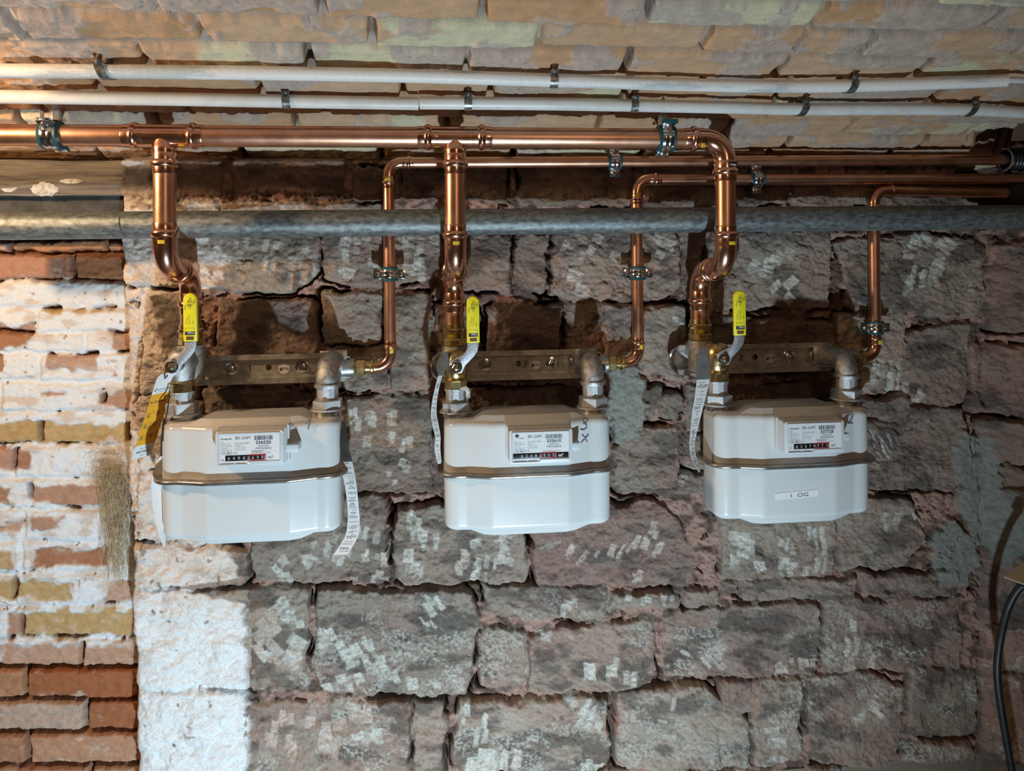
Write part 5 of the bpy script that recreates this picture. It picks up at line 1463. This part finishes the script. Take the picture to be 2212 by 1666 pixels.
    MB().quad(gp_ + VZ * gz0, VX, VZ, -0.006, 0.0028, 0.0062, 0.0086).build('slot', MT['window_brown'], gr, smooth=False)
    nb = MB().lathe(pv - VY * 0.0032, -VY, [(0, 0.0108), (0.0012, 0.0108), (0.0022, 0.0096), (0.0022, 0.0078)], 28)
    nb.lathe(pv - VY * 0.005, -VY, [(0, 0.0070), (0.0045, 0.0070), (0.0052, 0.006)], 6)
    nb.build('pivot_nut', MT['zinc'], bv, 25)
    MB().lathe(pv - VY * 0.0095, -VY, [(0, 0.0040), (0.003, 0.0040), (0.0034, 0.003)], 16).build('spindle', MT['brass'], bv)
    MB().lathe(pv + Vector((0.0035, -0.0034, 0.0100)), -VY, [(0, 0.0042), (0.0003, 0.0042)], 18).build('lever_hole', MT['rust'], lo)
    # ---- meter
    XC = (XL + XR) / 2 + 0.0005
    yf = YP - 0.062
    zf = P(d['flange'][0], d['flange'][1], yf - 0.012).z
    O = Vector((XC, YP, zf))
    gm = thing('gas_meter', O - VZ * 0.112, LAB_M[i], 'gas meter', 'white gas meters hanging on the wall')
    HU = zl1 - 0.007 - zf
    HL = 0.101
    ru = 0.013
    ups = MB()
    rings = [(0.002, 0.0), (0.006, 0.0)] + [(HU - ru, -0.0012)] + [(HU - ru + ru * math.sin(a), -0.0012 - ru * (1 - math.cos(a))) for a in np.linspace(0.15, math.pi / 2, 8)]
    stack(ups, O, rings)
    hump(ups, O, HU - 0.006, 0.014)
    ups.build('upper_shell', MT['paint'], gm, 32)
    lws = MB()
    rings = [(-0.002, 0.0), (-0.006, 0.0)] + [(-(HL - ru), -0.0012)] + [(-(HL - ru + ru * math.sin(a)), -0.0012 - ru * (1 - math.cos(a))) for a in np.linspace(0.15, math.pi / 2, 8)]
    stack(lws, O, rings)
    hump(lws, O, -HL + 0.006, -0.014)
    lws.build('lower_shell', MT['paint'], gm, 32)
    fl = MB()
    fr = [(-0.0026, -0.004), (-0.0032, 0.0092), (-0.0042, 0.0118), (-0.0018, 0.0134), (0.0012, 0.0128), (0.0022, 0.0110), (0.0016, 0.0085), (0.0022, -0.004)]
    stack(fl, O, fr, False, False)
    fl.build('seam_flange', MT['seam'], gm, 50)
    for xx in (XL, XR):
        MB().lathe((xx, YP, zf + HU - 0.002), VZ, [(0, 0.0225), (zl1 - zf - HU + 0.006, 0.0225)], 28).build('port', MT['galv'], gm)
    # counter housing
    YF = yf - 0.036
    a_, b_ = P(d['face'][0], d['face'][2], YF), P(d['face'][1], d['face'][2], YF)
    Wf = b_.x - a_.x; Hf = 0.0555
    zcen = (a_.z + b_.z) / 2; xc = (a_.x + b_.x) / 2
    hs_ = thing('counter_housing', (0, 0, 0), None, None)
    hs_.parent = gm
    hb = MB()
    def rrect(w, h, r):
        return [(sx * (w / 2 - r) + r * math.cos(a), sy * (h / 2 - r) + r * math.sin(a)) for sx, sy, a0 in ((1, 1, 0), (-1, 1, math.pi / 2), (-1, -1, math.pi), (1, -1, 1.5 * math.pi)) for a in np.linspace(a0, a0 + math.pi / 2, 5)]
    hb.prism(rrect(Wf, Hf, 0.0035), (xc, YF + 0.0075, zcen), VX, VZ, -VY, 0.0075, 0.0009)
    for q_, (y0_, y1_, sw, sh) in enumerate([(0.0075, 0.0095, 0.006, 0.005), (0.0095, 0.0155, 0.0015, 0.001), (0.0155, 0.0175, 0.006, 0.005), (0.0175, 0.0235, 0.001, 0.0005), (0.0235, 0.0255, 0.005, 0.004), (0.0255, 0.050, -0.001, -0.001)]):
        hb.prism(rrect(Wf - 2 * sw + 0.004, Hf - 2 * sh + 0.003, 0.003), (xc + 0.0004, YF + y1_, zcen + 0.0008), VX, VZ, -VY, y1_ - y0_)
    bpy.data.objects.remove(hs_, do_unlink=True)
    hs_ = hb.build('counter_housing', MT['housing'], gm, 30)
    F = Vector((xc - Wf / 2, YF, zcen + Hf / 2))
    nameplate(gm, hs_, F, Wf, Hf, d, i)
    # seal shelf at the side of the counter
    sx = xc + Wf / 2
    se = P({0: 645, 1: 1253, 2: 1835}[i], 970, yf - 0.018).x; sm_ = (sx - 0.004 + se) / 2; sw_ = se - sx + 0.004
    sl = MB().box((sm_, yf - 0.006, zcen - 0.001), (sw_, 0.026, 0.0022), bev=0.0004)
    sl.box((sm_, yf - 0.0185, zcen - 0.0065), (sw_, 0.0022, 0.012), bev=0.0005)
    sl.box((se - 0.001, yf - 0.006, zcen - 0.006), (0.0018, 0.025, 0.010), bev=0.0004)
    sl.build('seal_shelf', MT['housing'], gm)
    mk = {0: (656, 922, 0.016), 1: (1255, 922, 0.021), 2: (1838, 909, 0.018)}[i]
    yn = yf if i == 0 else yf
    pn = P(mk[0], mk[1] + 10, yf - 0.001)
    lx = pn.x - XC
    ysurf = -0.062 if lx < 0.064 else (-0.062 + (lx - 0.064) / 0.048 * 0.013 if lx < 0.112 else -0.049)
    slope = (0.013 / 0.048) if 0.064 < lx < 0.112 else 0.0
    exn = Vector((1, slope, 0)).normalized()
    pn = Vector((pn.x, YP + ysurf - 0.0002, pn.z))
    handwrite(d['num'], pn, exn, VZ, mk[2], 0.0006, slant=0.15).build('pen_number', MT['pen'], gm)
    if i == 1:
        pn2 = P(1257, 960, yf); lx = pn2.x - XC
        handwrite('x', Vector((pn2.x, YP - 0.062 + max(0.0, lx - 0.064) / 0.048 * 0.013 - 0.0004, pn2.z)), exn, VZ, 0.0135, 0.0012, slant=0.1).build('crayon_cross', MT['purple'], gm)
    if i == 2:
        pA, pB = P(1675, 1074, yf), P(1767, 1065, yf)
        exl = (pB - pA).normalized(); eyl = Vector((-exl.z, 0, exl.x))
        cxy = (pA + pB) / 2; cxy.y = yf + 0.0005
        lb = MB().box(cxy, ((pB - pA).length, 0.012, 0.0009), exl, eyl, VY).build('flat_label', MT['label'], gm)
        MB().text('1  OG', cxy - VY * 0.0007 + VX * 0.004 - VZ * 0.0035, exl, eyl, 0.0066, 'CENTER', 1.45).build('label_print', MT['ink'], lb, smooth=False)
# ------------------------------------------------------------------ paper strips, tag, cable, box, hemp, threads
def ribbon(name, centre, width, Ys, m, parent=None, twist=None, n=6, cols=5):
    # centre: list of (px, py); width in px to either side along wd (px vector); Ys depth per point
    pts = [P(x, y, Yq) for (x, y), Yq in zip(centre, Ys)]
    wv = []
    for i, (x, y) in enumerate(centre):
        w = width[i] / 2
        tw = twist[i] if twist else 0.0
        a = P(x - w, y, Ys[i]); b = P(x + w, y, Ys[i])
        v = (b - a); L = v.length
        wv.append(Vector((v.x, tw * L, v.z)) / 2)
    P2 = spline(pts, n)
    W2 = spline(wv, n)
    rows = [[c + w * s for s in np.linspace(-1, 1, cols)] for c, w in zip(P2, W2)]
    o = MB().sheet(rows, 0.0003).build(name, m, parent)
    return o, P2, W2

def print_lines(P2, W2, s0, s1, seed, parent, dens=1.0):
    r = random.Random(seed)
    L = [0.0]
    for a, b in zip(P2, P2[1:]): L.append(L[-1] + (b - a).length)
    tot = L[-1]
    def at(s):
        s = max(0, min(tot * 0.9999, s))
        i = max(j for j in range(len(L)) if L[j] <= s)
        i = min(i, len(P2) - 2)
        t = (s - L[i]) / max(1e-9, L[i + 1] - L[i])
        return P2[i].lerp(P2[i + 1], t), W2[i].lerp(W2[i + 1], t)
    mb = MB()
    s = tot * s0
    while s < tot * s1:
        kind = r.random()
        h = 0.0011 if kind < 0.75 else 0.0019
        x = -0.75 + r.choice([0, 0.1, 0.3, 0.6])
        end = r.uniform(0.2, 0.8)
        while x < end:
            w = r.uniform(0.05, 0.22)
            c0, w0 = at(s); c1, w1 = at(s + h)
            n = w0.cross(c1 - c0).normalized()
            if n.y > 0: n = -n
            q = n * 0.0004
            mb.add([c0 + w0 * x + q, c0 + w0 * min(x + w, 0.9) + q, c1 + w1 * min(x + w, 0.9) + q, c1 + w1 * x + q], [(0, 1, 2, 3)])
            x += w + r.uniform(0.03, 0.12)
        s += h + r.choice([0.0008, 0.0012, 0.003, 0.0055])
    return mb.build('receipt_print', MT['greyink'], parent, smooth=False)

RG = 'paper receipt strips taped to the meters'
# beside meter 1, taped to its right end
t, P2, W2 = ribbon('receipt_strip', [(744, 992), (752, 1020), (759, 1060), (763, 1100), (764, 1128), (759, 1160), (735, 1199)], [30, 26, 24, 24, 26, 28, 30], [-0.150, -0.155, -0.158, -0.160, -0.162, -0.166, -0.172], MT['paper'], None, [0.3, 0.25, 0.2, 0.1, 0.1, 0.0, 0.0])
tag(t, 'printed receipt strip hanging from black tape at the end of the meter marked 1', 'receipt', RG)
print_lines(P2, W2, 0.02, 0.97, 4, t)
ta, _, _ = ribbon('tape', [(741, 908), (742, 930), (742, 950), (745, 975), (748, 998)], [6, 12, 15, 20, 27], [-0.148, -0.149, -0.151, -0.152, -0.1545], MT['tape'], t, [0.2, 0.5, 0.4, 0.3, 0.3])
# beside meter 1, at its left end, seen from the back
t, P2, W2 = ribbon('receipt_strip', [(353, 985), (343, 1012), (338, 1045), (341, 1085), (346, 1130), (355, 1181)], [10, 16, 18, 19, 15, 4], [-0.150, -0.150, -0.148, -0.146, -0.145, -0.145], MT['paper'], None, [1.0, 0.8, 0.6, 0.6, 0.8, 1.2])
tag(t, 'blank-backed receipt strip hanging between the meter marked 1 and the whitewashed pier', 'receipt', RG)
ribbon('tape', [(355, 905), (354, 930), (352, 955), (351, 990)], [5, 8, 9, 9], [-0.146, -0.148, -0.149, -0.1505], MT['tape'], t, [0.5, 0.5, 0.5, 0.6])
# between valve and meter 2
t, P2, W2 = ribbon('receipt_strip', [(952, 808), (945, 835), (939, 865), (937, 895), (941, 920), (946, 945), (945, 970), (950, 1002)], [9, 9, 10, 12, 13, 11, 12, 8], [-0.155, -0.155, -0.155, -0.156, -0.158, -0.158, -0.158, -0.158], MT['paper'], None, [1.2, 1.1, 1.0, 0.8, 0.8, 0.9, 0.8, 0.8])
tag(t, 'narrow curling receipt strip beside the valve and end of the meter marked 3', 'receipt', RG)
print_lines(P2, W2, 0.04, 0.96, 9, t)
ribbon('tape', [(968, 762), (962, 780), (957, 795), (951, 812)], [14, 18, 17, 11], [-0.152, -0.155, -0.155, -0.1555], MT['greytape'], t, [0.9, 0.9, 0.9, 1.1])
# between valve and meter 3
t, P2, W2 = ribbon('receipt_strip', [(1520, 816), (1514, 850), (1506, 890), (1500, 925), (1495, 960), (1499, 990), (1511, 1020)], [31, 28, 25, 20, 16, 14, 5], [-0.158, -0.160, -0.162, -0.163, -0.164, -0.164, -0.164], MT['paper'], None, [0.2, 0.3, 0.4, 0.6, 0.8, 0.9, 1.0])
tag(t, 'wide curling receipt strip under grey tape beside the meter labelled 1 OG', 'receipt', RG)
print_lines(P2, W2, 0.05, 0.97, 14, t)
ribbon('tape', [(1523, 752), (1519, 770), (1518, 790), (1520, 820)], [18, 28, 32, 33], [-0.156, -0.157, -0.158, -0.1588], MT['greytape'], t, [0.5, 0.3, 0.2, 0.2])

# orange emergency tag
TR, BR_, BL_ = P(386, 800, -0.150), P(326, 983, -0.052), P(284, 993, -0.052)
TL = TR + BL_ - BR_
w = (TR - TL).length; h = (BL_ - TL).length
ex = (TR - TL) / w; ey = (TL - BL_) / h
nn = ex.cross(ey).normalized()
if nn.y > 0: nn = -nn
tg = thing('warning_tag', (BL_ + BR_) / 2, 'orange and white card warning tag hanging from the first yellow-handled valve', 'tag')
def card(mb, x0, y0, x1, y1, lift, th, cut=0.0):      # fractions of width / height, y from the top
    ol = [(x0 * w, -y1 * h), (x1 * w, -y1 * h), (x1 * w, -y0 * h), (x0 * w, -y0 * h)]
    if cut: ol = [(x0 * w, -y1 * h), ((x1) * w - cut, -y1 * h), (x1 * w, -y1 * h + cut), (x1 * w, -y0 * h - cut * 2), (x1 * w - cut * 1.2, -y0 * h), (x0 * w + cut * 1.2, -y0 * h), (x0 * w, -y0 * h - cut * 2)]
    return mb.prism(ol, TL + nn * lift, ex, ey, nn, th)
cardo = card(MB(), 0, 0, 1, 1, 0, 0.0005, 0.004).build('card', MT['paper'], tg)
card(MB(), 0, 0.225, 1, 0.835, 0.00052, 0.0001).build('orange_field', MT['orange'], cardo)
lt = 0.0007
pr = MB()
at = lambda fx, fy: TL + nn * lt + ex * (fx * w) - ey * (fy * h)
pr.text('Bei Gasgeruch:', at(0.06, 0.33), ex, ey, 0.0062, wide=0.50, bold=0.02)
pr.text('Stadtwerke-Pirmasens', at(0.20, 0.185), ex, ey, 0.0042, wide=0.50)
pr.quad(at(0.18, 0.205), ex, ey, 0, 0, 0.78 * w, 0.0005)
pr.prism([(0, 0), (0.0022, 0.0), (0.0035, 0.009), (0.0026, 0.009)], at(0.08, 0.19), ex, ey, nn, 0.0001)
pr.text('Tag und Nacht', at(0.5, 0.885), ex, ey, 0.0030, 'CENTER', 0.6)
pr.text('06331 876-100', at(0.5, 0.935), ex, ey, 0.0056, 'CENTER', 0.50, bold=0.03)
pr.text('Stadtwerke', at(0.5, 0.972), ex, ey, 0.0022, 'CENTER', 0.6)
for (fx, fy) in [(0.10, 0.42), (0.56, 0.41), (0.10, 0.55), (0.56, 0.54), (0.10, 0.69), (0.56, 0.68)]:
    bw, bh = 0.0055, 0.0125
    for (a, b, c_, e) in [(0, 0, bw, 0.0006), (0, bh - 0.0006, bw, bh), (0, 0, 0.0006, bh), (bw - 0.0006, 0, bw, bh), (bw * 0.3, bh * 0.2, bw * 0.75, bh * 0.5), (bw * 0.35, bh * 0.58, bw * 0.62, bh * 0.8)]:
        pr.quad(at(fx, fy + 0.08), ex, ey, a, b, c_, e)
    for q in range(2 if fy < 0.5 else 4):
        pr.quad(at(fx + 0.22, fy + 0.012 + q * 0.021), ex, ey, 0, 0, 0.0065 if q % 2 else 0.0052, 0.0007)
pr.build('tag_print', MT['ink'], cardo, smooth=False)
pv = P(373, 792, -0.170)
MB().tube(spline([P(366, 800, -0.168), P(357, 806, -0.160), P(356, 818, -0.150), P(362, 812, -0.150)], 6), 0.0009, 8).build('wire_loop', MT['ink'], tg)
# thin black seal cord down from the valve to the meter
cd = MB().tube(spline([P(366, 845, -0.150), P(364, 870, -0.152), P(359, 900, -0.160), P(353, 925, -0.165), P(352, 953, -0.165)], 6), 0.0011, 8).build('cord', MT['cable'])
tag(cd, 'short thin black cord dangling between the orange tag and the first meter', 'cord')

# cable and box at the right
Yc = -0.16
pts = [P(2214, 1262, Yc - 0.02), P(2196, 1278, Yc - 0.01), P(2176, 1318, Yc), P(2161, 1380, Yc), P(2154, 1440, Yc), P(2157, 1490, Yc), P(2164, 1540, Yc), P(2174, 1600, Yc), P(2190, 1690, Yc), P(2205, 1790, Yc)]
cb = MB().tube(spline(pts, 8), 0.0066, 20).build('cable', MT['cable'])
tag(cb, 'thick black rubber cable curving down out of the beige junction box', 'cable')
q0 = P(2170, 1246, Yc - 0.03)
d1 = Vector((0.80, 0.56, 0.22)).normalized(); d2 = Vector((0.80, -0.58, 0.0)).normalized()
jb = thing('junction_box', q0, 'beige plastic junction box whose lower corner shows above the black cable', 'junction box')
a, b = P(2330, 1128, Yc + 0.02), P(2330, 1304, Yc - 0.09)
m1, m2 = (a - q0), (b - q0)
upv = m1.cross(m2).normalized() * 0.004
if upv.y < 0: upv = -upv
MB().add([q0, q0 + m2, q0 + m2 + m1, q0 + m1, q0 + upv, q0 + m2 + upv, q0 + m2 + m1 + upv, q0 + m1 + upv], [(0, 1, 2, 3), (4, 7, 6, 5), (0, 4, 5, 1), (1, 5, 6, 2), (2, 6, 7, 3), (3, 7, 4, 0)]).build('box_lid', MT['beige'], jb)
MB().box(q0 + (m1 + m2) * 0.62 + upv * 8, (m1.length * 0.5, m2.length * 0.5, 0.05), m1.normalized(), m2.normalized(), upv.normalized(), 0.003).build('box_body', MT['beige'], jb)
g = P(2210, 1258, Yc - 0.022)
MB().tube([g + Vector((0.004, 0, 0.010)), g, g - Vector((0.004, 0, 0.006))], 0.0092, 16).build('cable_gland', MT['corr'], jb)

# tuft of hemp hanging on the brick recess
r = random.Random(5)
hm = MB()
for k in range(520):
    x = 245 + r.gauss(0, 15); y = 1005 + r.uniform(0, 60)
    ln = 40 + 190 * r.random() ** 1.6
    ph = r.uniform(0, 6.28); am = r.uniform(3, 13)
    x2 = 253 + (x - 245) * 0.7 + r.gauss(0, 8)
    yy = RECESS_Y - 0.030 - r.random() * 0.028
    pp = []
    nseg = 7
    for q in range(nseg + 1):
        t_ = q / nseg
        pp.append(P(x + (x2 - x) * t_ + am * math.sin(ph + t_ * 5), y + ln * t_ + 4 * math.sin(ph * 2 + t_ * 7), yy - 0.006 * math.sin(t_ * 3.1)))
    hm.tube(pp, 0.00024, 3, cap=False)
for k in range(150):      # loose loops in the matted head
    cx, cy = 238 + r.gauss(0, 17), 1030 + r.gauss(0, 18); R_ = r.uniform(8, 26); a0 = r.uniform(0, 6.28)
    yy = RECESS_Y - 0.034 - r.random() * 0.032
    hm.tube([P(cx + R_ * math.cos(a0 + q * 0.55), cy + R_ * 0.8 * math.sin(a0 + q * 0.55), yy) for q in range(8)], 0.00026, 3, cap=False)
ho = hm.build('hemp_tuft', MT['hemp'])
tag(ho, 'matted tuft of pale hemp fibre hanging on the whitewashed bricks beside the pier', 'hemp tuft')
# hemp ends sticking out of the thread at the valve of meter 2
hf = MB()
for k in range(14):
    x, y = 1003 + r.uniform(-4, 4), 839 + r.uniform(-3, 3)
    hf.tube(spline([P(x - 6, y, -0.145), P(x + 3, y + r.uniform(-4, 3), -0.148), P(x + r.uniform(5, 10), y + r.uniform(2, 10), -0.148), P(x + r.uniform(6, 12), y + r.uniform(10, 26), -0.146)], 4), 0.0004, 4)
hfo = hf.build('hemp_strands', MT['paper'])
tag(hfo, 'few white sealing hemp strands sticking out above the nut of the middle valve', 'hemp strands')

# dusty threads under the vault
def thread(pts, label):
    o = MB().tube(spline([under_vault(x, y, 0.004) for x, y in pts], 6), 0.00045, 5).build('cobweb_thread', MT['thread'])
    return tag(o, label, 'cobweb thread', 'dusty threads under the vault')
thread([(1380, 66), (1440, 62), (1490, 82), (1530, 122), (1560, 160)], 'dusty thread on the vault bricks crossing down to the upper conduit')
thread([(1412, 68), (1480, 80), (1520, 108), (1580, 125), (1640, 132)], 'dusty thread on the vault bricks trailing sideways, shorter of the two')

# pencil sums on the pier
pw = MB()
for s_, x, y, hh, st_ in [('157', 298, 798, 0.014, True), ('155', 312, 828, 0.013, True), ('155', 306, 848, 0.012, True), ('154', 296, 866, 0.016, False), ('157', 304, 884, 0.012, False), ('15', 300, 914, 0.010, False)]:
    o_ = P(x, y, -0.0205)
    m_ = handwrite(s_, o_, VX, VZ, hh, 0.0004, 0.62, 0.2)
    pw.add(m_.v, m_.f)
    if st_: pw.tube([o_ + VZ * hh * 0.45 - VX * 0.004, o_ + VZ * hh * 0.55 + VX * 0.034], 0.0005, 5)
pw.build('pencil_numbers', MT['greyink'], WALL_BACK)
